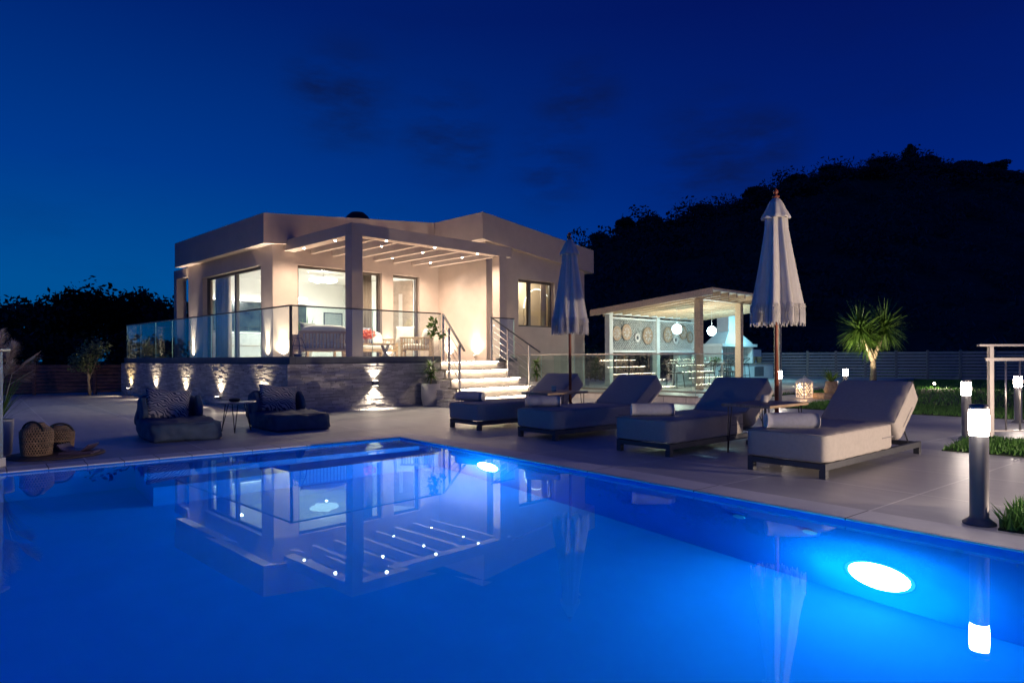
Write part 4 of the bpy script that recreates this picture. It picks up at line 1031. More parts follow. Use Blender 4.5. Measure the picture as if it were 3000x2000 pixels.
# pampas grass
t = thing('pampas_pot', 'pampas grass with pale plumes in a tall pale pot beside the shower column', 'potted plant', (-5.86, 7.62, 0), 0)
s = MB(); s.lathe([(.10, 0), (.12, .02), (.14, .4), (.13, .4), (.12, .35)], 28, cap=False); s.obj('pot', M['potwhite'], t)
s = MB(); strap_plant(s, (0, 0, .35), 70, .85, .012, rng, up=(.8, 4), droop=.9, seg=5); s.obj('grass_leaves', M['dracaena'], t)
s = MB()
for q in ((.02, .0, 1.38), (.16, .02, 1.24), (.40, .03, 1.12), (.22, -.1, 1.02), (.05, 0, 1.18), (.30, .05, .92), (-.12, 0, 1.25)):
    p0 = Vector((0, 0, .36)); p1 = Vector(q); mid_ = p0.lerp(p1, .6) + Vector((-q[0] * .25, -q[1] * .2, .1))
    s.tube([p0, mid_, p1], [.004, .003, .002], 5, caps=False)
    d_ = (p1 - mid_).normalized()
    for i in range(260):
        u = rng.uniform(0, 1); c_ = mid_.lerp(p1, .25 + .8 * u); a = rng.uniform(0, 2 * PI)
        s.leaf(c_, d_ * 1.1 + Vector((math.cos(a), math.sin(a), -.2)) * .55, .09 + .09 * (1 - u), .008, droop=.6, seg=2)
s.obj('plume', M['plume'], t)

# ------------------------------------------------------------------ fences and trees on the left
def fence(label, p, q, n, slats, z0, z1, gap, mat, postmat, pw=.07, offs=.0, group=None, extra_h=0.0):
    p = Vector(p); q = Vector(q); d = q - p
    t = thing('garden_fence', label, 'fence', p, math.atan2(d.y, d.x), group); Lh = d.length
    for i in range(n):
        x0 = Lh * i / n + pw / 2; x1 = Lh * (i + 1) / n - pw / 2; s = MB()
        for k_ in range(slats):
            za = z0 + (z1 - z0) * k_ / slats; zb = z0 + (z1 - z0) * (k_ + 1) / slats - gap
            j = rng.uniform(-.004, .004); s.box(x0, x1, -.012 + j, .012 + j, za, zb)
        s.obj('panel', M[mat], t)
    for i in range(n + 1):
        x = Lh * i / n; s = MB(); s.box(x - pw / 2, x + pw / 2, -.04, .04, 0, z1 + extra_h); s.obj('post', M[postmat], t, bevel=.004)
    return t
fence('dark brown horizontal board fence at the left, behind the young tree', (-19.5, 19.3, 0), (-11.3, 21.05, 0), 5, 8, .05, .93, .018, 'slatwood', 'slatwood', pw=.08)
M['fencegrey'] = pmat('grey_fence_panel', (0.34, 0.34, 0.37), rough=0.6, var=0.1, stretch=(1, 1, 8))
fd = Vector((.9, -.44, 0)).normalized(); fc = Vector((.5574 * 28.6, 28.6, 0))
fence('grey horizontal slat fence along the far side of the lawn', fc - fd * 7.6, fc + fd * 9.65, 15, 9, .08, 1.26, .035, 'fencegrey', 'charcoal', pw=.10, extra_h=.03)
def make_tree(label, loc, h, wd, mat='leaf', n=900, size=.13, group=None, trunk=.35, name='tree', seed=0, lobes=7, barkmat='bark', conical=False):
    r = random.Random(seed)
    t = thing(name, label, 'tree', loc, r.uniform(0, 6), group)
    s = MB(); tr_ = .03 * h ** .9 * .6
    s.tube([(0, 0, -.05), (r.uniform(-.05, .05) * h, 0, h * trunk), (r.uniform(-.06, .06) * h, r.uniform(-.05, .05) * h, h * .8)], [tr_ * 1.4, tr_, tr_ * .4], 8)
    cen = []
    for i in range(lobes):
        if conical: u = (i + .5) / lobes; cen.append((0, 0, h * (trunk * .6 + (1 - trunk * .6) * u), wd * .5 * (1 - u) + .1 * wd, h * .12))
        else:
            a = 2 * PI * i / lobes * 1.6; q = wd * .30 * r.uniform(.3, 1.05); zc = h * (trunk + (1 - trunk) * r.uniform(.25, .82))
            cen.append((q * math.cos(a), q * math.sin(a), zc, wd * r.uniform(.16, .30), h * r.uniform(.12, .20)))
    for c in cen: s.tube([(0, 0, h * trunk * .8), (c[0] * .6, c[1] * .6, (h * trunk + c[2]) / 2), (c[0], c[1], c[2])], [tr_ * .5, tr_ * .3, tr_ * .12], 5, caps=False)
    s.obj('trunk', M[barkmat], t)
    s = MB()
    for c in cen: s.cloud(c[:3], (c[3], c[3], c[4]), n // lobes, size, r, hollow=.25, blade=.55)
    s.cloud((0, 0, h * (trunk + 1) / 2), (wd * .42, wd * .42, h * (1 - trunk) * .5), n // 5, size, r, hollow=.3)
    s.obj('crown', M[mat], t)
    return t
# (px, py of the top) along the dark skyline at the left
tops = [(-140, 880), (10, 862), (75, 868), (150, 846), (205, 838), (262, 812), (330, 832), (385, 838), (448, 852), (505, 866)]
desc = ['outermost dark tree at the left edge of the treeline', 'dark tree behind the pampas plume', 'low dark tree right of the pampas plume', 'dark tree left of the highest left-hand crown',
        'round dark tree beside the highest left-hand crown', 'tallest dark tree of the left treeline', 'dark tree just right of the tallest one', 'dark tree above the young lit tree, left of the villa',
        'dark spreading tree near the villa rail', 'dark tree touching the villa roof at the left']
for i, ((px, py), lb) in enumerate(zip(tops, desc)):
    Y = 31 + (i % 3) * 2.2; h = CZ + (1053 - py) / F * Y + .1
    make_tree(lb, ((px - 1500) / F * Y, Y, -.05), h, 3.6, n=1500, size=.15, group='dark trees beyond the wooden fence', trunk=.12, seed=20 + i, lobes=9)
hd = MB(); r3 = random.Random(5)
for i in range(56):
    x = -30 + i * .42; hd.cloud((x, 27.5 + r3.uniform(-.6, .6), 1.0 + r3.uniform(-.1, .3)), (.75, .7, 1.15), 120, .13, r3, hollow=.1)
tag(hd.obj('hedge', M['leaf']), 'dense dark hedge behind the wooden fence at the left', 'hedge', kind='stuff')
make_tree('young slender tree with lit leaves in front of the brown fence', (-12.72, 20.1, 0), 1.78, 1.15, 'leafb', 1200, .045, trunk=.35, name='young_tree', seed=4, lobes=6, barkmat='palebark')
hd = MB()
for i in range(30):
    hd.cloud((0, 0, 0), (0, 0, 0), 0, .1, r3)
p0 = H(12.0, 6.4); p1 = H(26, 5.2)
for i in range(44):
    q = p0.lerp(p1, i / 43); hd.cloud((q.x, q.y, .75 + r3.uniform(-.05, .15)), (.6, .6, .8), 110, .10, r3, hollow=.1)
tag(hd.obj('hedge', M['leaf']), 'dark hedge behind the pavilion lattice', 'hedge', kind='stuff')

# ------------------------------------------------------------------ hill with woods on the right
sky = [(1160, 640), (1300, 708), (1500, 720), (1640, 716), (1725, 706), (1760, 696), (1800, 680), (1890, 650), (1990, 628), (2090, 605), (2180, 578), (2270, 545), (2360, 520), (2430, 502), (2550, 484), (2660, 470), (2740, 480), (2850, 492), (2950, 498), (3100, 520), (3400, 600), (3900, 760)]
def skyy(px):
    for (x0, y0), (x1, y1) in zip(sky[:-1], sky[1:]):
        if x0 <= px <= x1: return y0 + (y1 - y0) * (px - x0) / (x1 - x0)
    return 760
hm = MB(); NX, NY = 120, 44; vs = []
for j in range(NY):
    v_ = j / (NY - 1)
    for i in range(NX):
        px = 1200 + 2700 * i / (NX - 1); ux = (px - 1500) / F
        Yr = 150.0; Y = 48 + (Yr - 48) * min(v_ / .82, 1) + max(0, v_ - .82) / .18 * 60
        zr = CZ + (1043 - skyy(px) - 14) / F * Yr; k_ = min(v_ / .82, 1)
        zz = -.5 + (zr + .5) * (k_ ** 1.35) - (max(0, v_ - .82) / .18) * zr * .5
        edge = min(1, i / 10.0); zz = zz * (edge if px < 1500 else 1) if True else zz
        zz += noise.noise(Vector((ux * 14, Y * .06, 0))) * 1.6 * k_
        vs.append((ux * Y, Y, zz))
hm.add(vs, [(j * NX + i, j * NX + i + 1, (j + 1) * NX + i + 1, (j + 1) * NX + i) for j in range(NY - 1) for i in range(NX - 1)], True)
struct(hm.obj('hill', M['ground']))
r4 = random.Random(11); wd = MB()
def hillz(px, v_):
    i = (px - 1200) / 2700 * (NX - 1); j = v_ * (NY - 1); i = max(0, min(NX - 1, i)); j = max(0, min(NY - 1, j))
    return Vector(vs[int(round(j)) * NX + int(round(i))])
for _ in range(620):
    px = r4.uniform(1680, 3400); v_ = r4.random() ** .8 * .84; b_ = hillz(px, v_)
    sc = r4.uniform(2.0, 3.4) * (.55 + .45 * v_); hh = sc * r4.uniform(.8, 1.2)
    wd.cloud((b_.x, b_.y, b_.z + hh * .6), (sc, sc, hh), 70, sc * .17, r4, hollow=.35, blade=.6)
for i in range(230):
    px = 1750 + 1700 * i / 229 + r4.uniform(-5, 5); Yr = 144.0; zr = CZ + (1043 - skyy(px)) / F * Yr; sc = r4.uniform(1.5, 2.6)
    zc = zr - sc * 1.0 - r4.uniform(-.2, 1.1)
    wd.cloud(((px - 1500) / F * Yr, Yr + r4.uniform(-2, 2), zc), (sc * 1.15, sc, sc * 1.1), 520, sc * .10, r4, hollow=.0, blade=.8)
    wd.cloud(((px - 1500) / F * Yr, Yr + r4.uniform(-2, 2), zc - 2.4), (2.6, 2, 2.6), 60, .5, r4, hollow=.0, blade=.9)
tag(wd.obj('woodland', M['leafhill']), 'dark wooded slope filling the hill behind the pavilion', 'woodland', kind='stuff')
for i, (px, dh, wdt, con, lb) in enumerate([(1760, 8, 5, 0, 'round dark tree at the foot of the hill, right of the villa roof'), (1832, 26, 5.4, 0, 'dark tree standing clear on the lower left slope'),
        (1905, 14, 6, 0, 'broad dark tree above the pavilion roof on the slope'), (2060, 14, 6, 0, 'dark tree on the ridge left of the nearer umbrella'), (2215, 18, 6, 0, 'dark tree on the ridge just left of the umbrella finial'),
        (2330, 15, 6, 0, 'dark tree on the ridge just right of the nearer umbrella'), (2450, 14, 7, 0, 'broad dark tree on the upper ridge'), (2590, 16, 8, 0, 'dark tree left of the pointed tree on the ridge'),
        (2669, 34, 4.5, 1, 'pointed conifer at the top of the ridge'), (2720, 16, 6, 0, 'dark tree right of the pointed conifer'), (2830, 14, 7, 0, 'dark tree on the ridge toward the right edge'), (2915, 20, 6, 0, 'dark tree on the ridge nearest the right edge')]):
    Yr = 148.0; zr = CZ + (1043 - skyy(px) - 14) / F * Yr; h = dh * (.95 if i < 2 or con else .5) / F * Yr + 3.0
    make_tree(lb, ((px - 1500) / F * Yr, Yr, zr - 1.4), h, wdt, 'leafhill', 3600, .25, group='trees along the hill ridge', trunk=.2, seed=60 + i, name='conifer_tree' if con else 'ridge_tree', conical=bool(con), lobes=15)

# ------------------------------------------------------------------ pavilion
Pv = thing('garden_pavilion', 'open wooden pavilion with slanting rafter roof, lattice wall and white trim', 'pavilion', H(0, 0, .12), TH)
A1, B1, B0 = 11.32, -2.5, .72
for a, b, mt in ((A1, B1, 'pine'), (13.85, B1, 'pine'), (16.75, B1, 'pine'), (A1, B0, 'whitewood'), (14.1, B0, 'whitewood'), (16.75, B0, 'whitewood')):
    top = 2.62 if b < 0 else 2.33
    s = MB(); s.box(a, a + .19, b, b + .19, 0, top); s.obj('post', M[mt], Pv, bevel=.006)
s = MB(); s.box(A1 - .2, 17.3, B1 - .004, B1 + .194, 2.62, 2.76); s.obj('beam', M['pine'], Pv, bevel=.004)
s = MB(); s.box(A1 - .2, 17.3, B0 - .004, B0 + .194, 2.33, 2.47); s.obj('beam', M['whitewood'], Pv, bevel=.004)
sl = (2.92 - 2.54) / 4.06
def rz_at(b): return 2.80 - .12 - (b + 2.955) * .0936
n = 13
for i in range(n):
    a = 11.05 + (17.25 - 11.05) * i / (n - 1)
    s = MB(); s.hexa([(a - .035, -3.0, rz_at(-3.0)), (a + .035, -3.0, rz_at(-3.0)), (a + .035, 1.15, rz_at(1.15)), (a - .035, 1.15, rz_at(1.15)),
                      (a - .035, -3.0, rz_at(-3.0) + .12), (a + .035, -3.0, rz_at(-3.0) + .12), (a + .035, 1.15, rz_at(1.15) + .12), (a - .035, 1.15, rz_at(1.15) + .12)]); s.obj('rafter', M['pine'], Pv)
s = MB(); z_ = .122
s.hexa([(11.0, -3.05, rz_at(-3.05) + z_), (17.3, -3.05, rz_at(-3.05) + z_), (17.3, 1.2, rz_at(1.2) + z_), (11.0, 1.2, rz_at(1.2) + z_), (11.0, -3.05, rz_at(-3.05) + z_ + .035), (17.3, -3.05, rz_at(-3.05) + z_ + .035), (17.3, 1.2, rz_at(1.2) + z_ + .035), (11.0, 1.2, rz_at(1.2) + z_ + .035)])
s.obj('roof_boards', M['whitewood'], Pv)
s = MB(); s.hexa([(x_, y_, rz_at(y_) + dz_) for dz_ in (.158, .19) for x_, y_ in ((10.97, -3.08), (17.33, -3.08), (17.33, 1.23), (10.97, 1.23))]); s.obj('roof_covering', M['pine'], Pv)
s = MB(); s.hexa([(x_, y_, rz_at(y_) + dz_) for dz_ in (-.01, .157) for x_, y_ in ((10.955, -3.08), (10.995, -3.08), (10.995, 1.23), (10.955, 1.23))]); s.obj('eave_board', M['pine'], Pv)
def lattice(a0, a1, z0, z1):
    s = MB(); st_ = .115; Wd, Ht = a1 - a0, z1 - z0
    k_ = -Ht
    while k_ < Wd:
        x0, x1 = max(k_, 0), min(k_ + Ht, Wd)
        s.beam((a0 + x0, B0 + .08, z0 + x0 - k_), (a0 + x1, B0 + .08, z0 + x1 - k_), .012, .026, up=(0, 1, 0))
        s.beam((a1 - x0, B0 + .094, z0 + x0 - k_), (a1 - x1, B0 + .094, z0 + x1 - k_), .012, .026, up=(0, 1, 0)); k_ += st_
    s.obj('lattice', M['whitewood'], Pv)
    for q0, q1 in ((z0 - .07, z0), (z1, z1 + .06)):
        s = MB(); s.box(a0, a1, B0 + .04, B0 + .13, q0, q1); s.obj('lattice_rail', M['whitewood'], Pv, bevel=.004)
lattice(A1 + .19, 14.1, 1.17, 2.20); lattice(14.29, 16.75, 1.17, 2.20)
plates = [(11.75, 1.72, .24), (12.3, 1.77, .27), (12.93, 1.60, .15), (13.56, 1.68, .30), (14.85, 1.74, .28), (15.9, 1.84, .26), (15.37, 1.56, .16), (16.4, 1.68, .22)]
plb = ['large woven plate nearest the left lattice post', 'woven plate second from the left on the lattice', 'small dark-centred plate between two big ones on the left lattice', 'biggest star-patterned plate on the left lattice',
       'woven plate left of the lit globe on the right lattice', 'pale blue plate right of the lit globe on the right lattice', 'small oval plate low on the right lattice', 'woven plate nearest the right lattice post']
for (a, z, r_), lb in zip(plates, plb):
    t = thing('wall_plate', lb, 'woven plate', H(a, B0 + .03, .12 + z), TH, 'woven plates hung on the pavilion lattice')
    s = MB(); nn = 30
    rings = [(r_, .0), (r_, -.02), (r_ * .86, -.012), (r_ * .5, .0), (r_ * .45, -.008), (0.001, -.004)]
    vs2 = [(q * math.cos(2 * PI * j / nn), y_, q * math.sin(2 * PI * j / nn)) for q, y_ in rings for j in range(nn)]
    s.add(vs2, [(i * nn + j, i * nn + (j + 1) % nn, (i + 1) * nn + (j + 1) % nn, (i + 1) * nn + j) for i in range(5) for j in range(nn)], True)
    s.obj('weave', M['wicker'] if r_ > .2 else M['potwhite'], t)
    s = MB()
    for j in range(8):
        a2 = 2 * PI * j / 8; s.add([(r_ * .2 * math.cos(a2), -.022, r_ * .2 * math.sin(a2)), (r_ * .5 * math.cos(a2 - .2), -.022, r_ * .5 * math.sin(a2 - .2)), (r_ * .78 * math.cos(a2), -.022, r_ * .78 * math.sin(a2)), (r_ * .5 * math.cos(a2 + .2), -.022, r_ * .5 * math.sin(a2 + .2))], [(0, 1, 2, 3)])
    if r_ > .2: s.obj('star_pattern', M['potwhite'], t)
    else:
        s = MB(); s.soft((0, -.02, 0), (r_ * .7, .02, r_ * .9), n=2, cuts=4); s.obj('centre', M['black'], t)
for (a, b, z, lb, e, gc) in ((12.56, -1.0, 1.95, 'glowing white globe lamp hanging in front of the pavilion lattice', 90, (1, .93, .74)), (14.80, -1.0, 1.95, 'glowing globe lamp hanging between the two pavilion posts', 60, (.55, .93, 1.0))):
    t = thing('globe_pendant', lb, 'pendant lamp', H(a, b, z), TH, 'globe lamps hanging in the pavilion')
    s = MB(); s.lathe([(.0, -.17), (.07, -.155), (.125, -.10), (.148, -.02), (.14, .06), (.09, .12), (.04, .15), (.0, .155)], 18, mod=lambda a_, z_: 1 + .05 * math.cos(9 * a_ + 30 * z_)); s.obj('globe', M['e_cool'], t)
    s = MB(); s.tube([(0, 0, .15), (0, 0, .68)], .005); s.obj('cord', M['white'], t)
    light('POINT', 'globe_light', (0, 0, -.28), e, gc, t, size=.0)
light('AREA', 'counter_light', (18.6, -.9, 2.35), 50, (.30, .82, 1.0), Pv, size=.25, aim=(0.1, .5, -1))
# dining set in the pavilion
def dchair(label, loc, rz_):
    t = thing('dining_chair', label, 'chair', loc, rz_, 'dark chairs round the pavilion table')
    s = MB(); s.soft((0, 0, .45), (.46, .46, .05), n=4, cuts=4); s.obj('seat', M['black'], t)
    s = MB(); s.tube([(-.22, -.2, .62), (-.24, .1, .66), (-.18, .24, .80), (0, .28, .84), (.18, .24, .80), (.24, .1, .66), (.22, -.2, .62)], .016, 8); s.tube([(-.15, .23, .78), (-.12, .2, .47)], .012, 6); s.tube([(.15, .23, .78), (.12, .2, .47)], .012, 6); s.tube([(0, .27, .83), (0, .21, .47)], .012, 6); s.obj('backrest', M['black'], t)
    for x in (-.18, .18):
        for y in (-.18, .18): s = MB(); s.tube([(x * 1.15, y * 1.15, 0), (x * .9, y * .9, .44)], .013, 6); s.obj('leg', M['black'], t)
    return t
dc = dchair('dark dining chair at the left end of the pavilion table', H(11.95, -1.3, .12), TH + 1.5)
dup(dc, H(12.8, -1.9, .12), TH + PI, 'dark dining chair on the pool side of the pavilion table'); dup(dc, H(14.6, -1.9, .12), TH + PI - .2, 'dark dining chair just right of the pavilion corner post'); dup(dc, H(15.4, -1.2, .12), TH - 1.5, 'dark dining chair at the right end of the pavilion table')
t = thing('dining_table', 'white topped dining table under the pavilion globes', 'table', H(13.7, -1.1, .12), TH)
s = MB(); s.box(-1.1, 1.1, -.45, .45, .73, .76); s.obj('tabletop', M['white'], t, bevel=.005)
for x in (-.95, .95):
    for y in (-.35, .35): s = MB(); s.box(x - .03, x + .03, y - .03, y + .03, 0, .729); s.obj('leg', M['white'], t, bevel=.004)
for i in range(5):
    s = MB(); s.lathe([(.032, 0), (.006, .006), (.006, .07), (.036, .11), (.034, .17)], 14, cap=False); o = s.obj('wine_glass', M['edge'])
    tag(o, ['wine glass at the left end of the dining table', 'second wine glass from the left on the dining table', 'wine glass in the middle of the dining table', 'second wine glass from the right on the dining table', 'wine glass at the right end of the dining table'][i], 'wine glass', 'wine glasses on the pavilion table', loc=H(12.85 + .42 * i, -1.1 + .2 * (-1) ** i, .881))

# barbecue kitchen
Bq = thing('barbecue_kitchen', 'white masonry barbecue with tapered chimney hood and counter right of the pavilion', 'barbecue', H(0, 0, .12), TH)
s = MB(); s.box(16.9, 22.0, 0.0, .12, 0, .62); s.box(16.9, 22.0, .12, .9, 0, .62); s.obj('base', M['white'], Bq, bevel=.006)
s = MB(); s.box(16.85, 22.05, -.04, .92, .621, .67); s.obj('counter', M['stepdark'], Bq, bevel=.005)
for a in (17.3, 20.2):
    s = MB(); s.box(a, a + .85, -.012, .004, .12, .52); s.obj('cupboard_door', M['charcoal'], Bq, bevel=.003)
s = MB(); s.box(17.6, 17.72, .1, .9, .671, 1.33); s.box(20.2, 20.32, .1, .9, .671, 1.33); s.box(17.72, 20.2, .78, .9, .671, 1.33); s.obj('firebox', M['white'], Bq)
s = MB()
for k_ in range(5): s.box(17.72, 20.2, .2, .212, .78 + .11 * k_, .79 + .11 * k_)
for k_ in range(12): s.box(17.75 + .22 * k_, 17.76 + .22 * k_, .3, .312, .75, 1.3)
s.obj('grill_rack', M['steel'], Bq)
s = MB(); s.box(17.45, 20.45, -.02, .92, 1.331, 1.44); s.obj('mantel', M['white'], Bq, bevel=.005)
s = MB(); s.hexa([(17.75, .02, 1.441), (20.15, .02, 1.441), (20.15, .88, 1.441), (17.75, .88, 1.441), (18.5, .25, 1.93), (19.4, .25, 1.93), (19.4, .75, 1.93), (18.5, .75, 1.93)]); s.box(18.5, 19.4, .25, .75, 1.931, 2.85); s.obj('chimney', M['white'], Bq)
t = tag(MB().box(16.3, 23.5, 1.2, 1.4, 0, 1.25).obj('garden_wall', M['white']), 'low white wall behind the barbecue', 'wall', loc=H(0, 0, .12), rz=TH)
for (a, lb) in ((20.9, 'terracotta pot on the right of the barbecue counter'), (21.5, 'darker pot at the far right of the barbecue counter')):
    s = MB(); s.lathe([(.09, 0), (.14, .22), (.15, .26), (.13, .26), (.1, .2)], 20, cap=False); o = s.obj('clay_pot', M['wicker']); tag(o, lb, 'pot', 'pots on the barbecue counter', loc=H(a, .4, .791))
s = MB(); s.cloud((0, 0, .16), (.22, .2, .12), 60, .05, rng, hollow=.1); s.lathe([(.1, 0), (.15, .1)], 16); o = s.obj('fruit_bowl', M['leafb']); tag(o, 'bowl of yellow and green fruit on the barbecue counter', 'fruit bowl', loc=H(17.25, .15, .791))
def stool(label, loc, rz_):
    t = thing('bar_stool', label, 'bar stool', loc, rz_, 'bar stools at the barbecue counter')
    s = MB(); s.soft((0, 0, .68), (.42, .4, .06), n=3, cuts=4); s.obj('seat', M['black'], t)
    s = MB(); s.tube([(-.2, .0, .72), (-.2, .18, .86), (0, .22, .90), (.2, .18, .86), (.2, 0, .72)], .014, 6); s.obj('backrest', M['black'], t)
    for x in (-.16, .16):
        for y in (-.15, .15): s = MB(); s.tube([(x * 1.3, y * 1.3, 0), (x, y, .66)], .012, 6); s.obj('leg', M['black'], t)
    s = MB(); s.tube([(-.2, -.19, .25), (.2, -.19, .25), (.2, .19, .25), (-.2, .19, .25), (-.2, -.19, .25)], .009, 6); s.obj('footrest', M['black'], t)
    return t
bs_ = stool('dark bar stool nearer the pavilion corner post', H(16.2, -.9, .12), TH + PI); dup(bs_, H(17.3, -.9, .12), TH + PI, 'dark bar stool left of the right pavilion post')

# ------------------------------------------------------------------ bollards, spotlights, gate
def bollard(label, loc):
    t = thing('bollard_light', label, 'bollard light', loc, 0.2, 'bollard lights along the lawn and paving')
    s = MB(); s.lathe([(.092, 0), (.092, .012), (.062, .035), (.053, .045), (.053, .565)], 32, cap=True); s.obj('post', M['charcoal'], t)
    s = MB(); s.lathe([(.053, .566), (.056, .60), (.0575, .65), (.056, .70), (.053, .733)], 32, cap=False); s.obj('diffuser', M['e_boll'], t)
    s = MB(); s.lathe([(.055, .734), (.055, .755), (.045, .763), (0, .765)], 32); s.obj('cap', M['charcoal'], t)
    return t
b0_ = bollard('nearest bollard light, at the pool corner', (2.985, 4.27, 0))
for (x, y), lb in (((5.823, 8.56), 'bollard light behind the nearest one, left of the steel gate post'), ((8.05, 10.62), 'bollard light seen through the steel gate bars'), ((8.49, 17.0), 'bollard light left of the yucca, behind the nearest lounger'),
                   ((6.13, 15.3), 'bollard light just right of the nearer umbrella pole')):
    dup(b0_, (x, y, 0), .3, lb)
t = thing('garden_floodlight', 'low garden floodlight outside the right edge of the photo', 'floodlight', (7.5, 3.6, 0), 0)
s = MB(); s.lathe([(.09, 0), (.09, .02), (.03, .04), (.03, .29)], 18); s.obj('post', M['charcoal'], t)
s = MB(); s.box(-.09, .09, -.09, .09, .291, .45); s.obj('housing', M['charcoal'], t, bevel=.005)
s = MB(); s.box(-.096, -.091, -.08, .08, .305, .435); s.obj('lens', M['e_dl'], t)
light('SPOT', 'flood_beam', (-.11, 0, .37), 1350, (1.0, 0.77, 0.58), t, size=.05, spot=165, blend=.4, aim=(-.86, .5, .05))
def spike(label, loc, aim, e=10, spot=70, face=(0, -1, .3)):
    t = thing('garden_spotlight', label, 'spotlight', loc, 0, 'small spotlights staked in the lawn')
    s = MB(); s.tube([(0, 0, 0), (0, 0, .12)], .012, 8); s.obj('stake', M['black'], t)
    f_ = Vector(face).normalized(); c_ = Vector((0, 0, .15))
    s = MB(); s.tube([c_ - f_ * .06, c_ + f_ * .04], .04, 14); s.obj('housing', M['black'], t)
    s = MB(); s.tube([c_ + f_ * .041, c_ + f_ * .046], .034, 14); s.obj('lens', M['e_dl'], t)
    light('SPOT', 'spot_beam', c_ + f_ * .06, e, (1, .85, .6), t, size=.03, spot=spot, blend=.5, aim=aim)
spike('small spotlight in the lawn left of the lantern', (12.2 * .75, 28.4 * .75, 0), (-.3, -1, -.12), 90, 120)
spike('small spotlight in the lawn right of the yucca', (17.05 * .80, 27.0 * .80, .0), (-.3, -1, -.12), 90, 120)
spike('small spotlight at the foot of the yucca', (11.05, 20.6, 0), (.55, .85, 1.45), 420, 80, face=(.4, .3, 1))
# steel gate/guard at right
t = thing('steel_guard', 'steel guard rail with upright bars at the right edge', 'railing', (6.31, 8.80, 0), R(-1))
s = MB(); s.box(-.028, .028, -.028, .028, 0, 1.19); s.obj('post', M['steel'], t, bevel=.003)
s = MB(); s.box(3.0, 3.056, -.028, .028, 0, 1.19); s.obj('post', M['steel'], t, bevel=.003)
s = MB(); s.box(-.16, 3.3, -.03, .03, 1.19, 1.22); s.obj('handrail', M['steel'], t, bevel=.003)
s = MB(); s.box(-.09, 3.2, -.045, -.029, 1.0, 1.04); s.obj('upper_rail', M['steel'], t)
s = MB(); s.box(.03, 3.0, -.02, .02, .07, .09); s.obj('lower_rail', M['steel'], t)
for i in range(15):
    x = .19 + .135 * i * 1.35
    if x > 2.95: break
    s = MB(); s.tube([(x, -.01, .09), (x, -.01, 1.0)], .011, 8); s.obj('bar', M['steel'], t)

# yucca
Y_ = thing('yucca_tree', 'yucca tree with three spiky green heads lit from below', 'yucca', (11.84, 21.9, 0), .2)
s = MB()
s.tube([(0, 0, 0), (.02, 0, .55), (0, 0, .95)], [.13, .09, .085], 12)
heads = [(-.62, -.15, 1.95), (.52, .1, 2.02), (-.05, .2, 1.72)]
for hx, hy, hz in heads: s.tube([(0, 0, .9), (hx * .35, hy * .35, 1.25), (hx * .75, hy * .75, 1.6), (hx, hy, hz)], [.075, .06, .05, .045], 10)
s.obj('trunk', M['palebark'], Y_)
for hx, hy, hz in heads:
    s = MB(); r5 = random.Random(int(hx * 100) + 500)
    for _ in range(270):
        a = r5.uniform(0, 2 * PI); e = math.asin(r5.uniform(-.85, 1)); L_ = .95 * r5.uniform(.75, 1.12)
        s.leaf((hx, hy, hz + r5.uniform(-.15, .12)), (math.cos(a) * math.cos(e), math.sin(a) * math.cos(e), math.sin(e)), L_, .05, droop=.12 + (.7 if e < 0 else 0) * .6, seg=4)
    s.obj('leaf_head', M['yucca'], Y_)
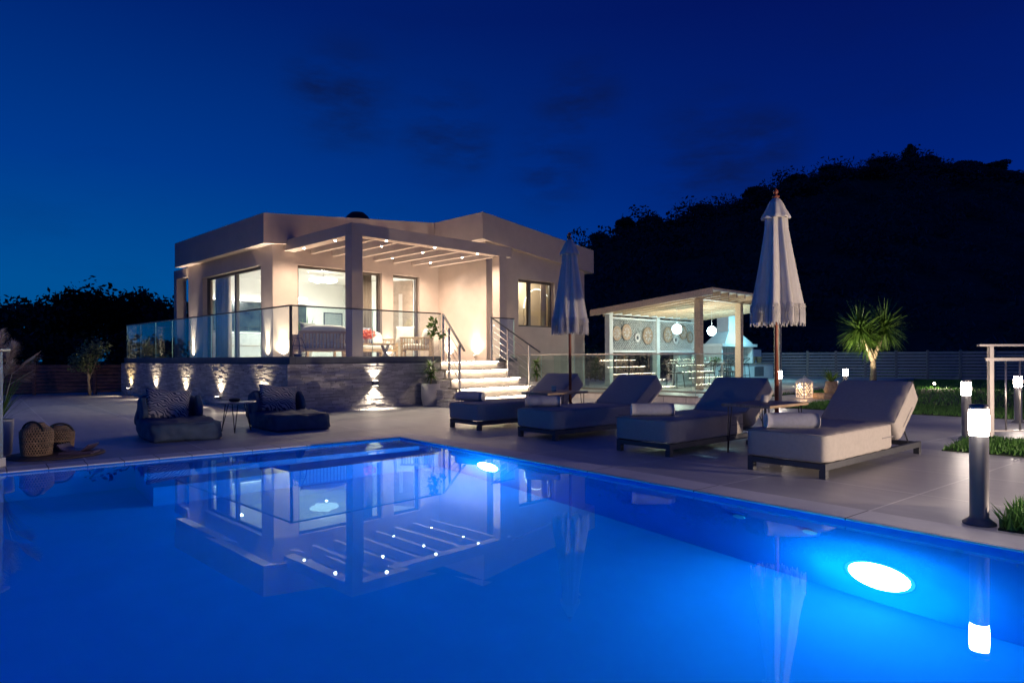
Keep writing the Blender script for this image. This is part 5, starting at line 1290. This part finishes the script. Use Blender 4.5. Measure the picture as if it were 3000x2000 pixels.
# lantern and agave pot
t = thing('patterned_lantern', 'pale cut-out lantern glowing on the path by the lawn', 'lantern', (7.42, 16.95, 0), .35)
s = MB(); w_ = .135
for z_ in (0, .40): s.box(-w_ - .01, w_ + .01, -w_ - .01, w_ + .01, z_, z_ + .025)
for x in (-w_, w_):
    for y in (-w_, w_): s.box(x - .014, x + .014, y - .014, y + .014, .025, .40)
for sx_ in range(6):
    for zz in range(8):
        if (sx_ + zz) % 2 == 0:
            c_ = -w_ + .03 + sx_ * .042; z0_ = .04 + zz * .045
            for y in (-w_, w_): s.box(c_, c_ + .042, y - .004, y + .004, z0_, z0_ + .045)
            for x in (-w_, w_): s.box(x - .004, x + .004, c_, c_ + .042, z0_, z0_ + .045)
s.obj('cut_out_body', M['white'], t)
s = MB(); s.hexa([(-w_ - .02, -w_ - .02, .426), (w_ + .02, -w_ - .02, .426), (w_ + .02, w_ + .02, .426), (-w_ - .02, w_ + .02, .426), (-.03, -.03, .52), (.03, -.03, .52), (.03, .03, .52), (-.03, .03, .52)])
s.tube([(.03 * math.cos(a), 0, .545 + .03 * math.sin(a)) for a in [2 * PI * i / 12 for i in range(13)]], .005, 6); s.obj('roof', M['white'], t)
s = MB(); s.lathe([(.04, .03), (.045, .16), (.0, .20)], 16); s.obj('candle', M['e_lantern'], t)
light('POINT', 'candle_light', (0, 0, .24), 6, (1, .55, .25), t, size=.04)
s = MB(); s.box(-.36, .36, -.2, .2, 0, .14); o = s.obj('wooden_block', M['teak'], bevel=.02); tag(o, 'low wooden block under the agave pot', 'block', loc=(7.98, 16.75, 0), rz=.3)
t = thing('agave_pot', 'agave in a wicker pot on the low wooden block', 'potted plant', (8.02, 16.75, .14), 0)
s = MB(); s.lathe([(.16, 0), (.18, .08), (.15, .18), (.145, .3), (.13, .3), (.12, .25)], 26, cap=False); s.obj('pot', M['wicker'], t)
s = MB(); strap_plant(s, (0, 0, .27), 30, .46, .06, rng, up=(.3, 2.6), droop=.7, seg=4); s.obj('leaves', M['dracaena'], t)

# ------------------------------------------------------------------ render settings
sc = bpy.context.scene
sc.view_settings.view_transform = 'Standard'; sc.view_settings.look = 'None'; sc.view_settings.exposure = 0.22; sc.view_settings.gamma = 1
sc.view_settings.use_curve_mapping = False
cy = sc.cycles
cy.max_bounces = 10; cy.diffuse_bounces = 3; cy.glossy_bounces = 5; cy.transmission_bounces = 6; cy.transparent_max_bounces = 24
cy.sample_clamp_indirect = 4.0; cy.sample_clamp_direct = 0.0; cy.blur_glossy = 0.3
cy.use_denoising = True
try: cy.denoiser = 'OPENIMAGEDENOISE'; cy.denoising_input_passes = 'RGB_ALBEDO_NORMAL'; cy.denoising_prefilter = 'ACCURATE'
except Exception: pass
cy.use_light_tree = True
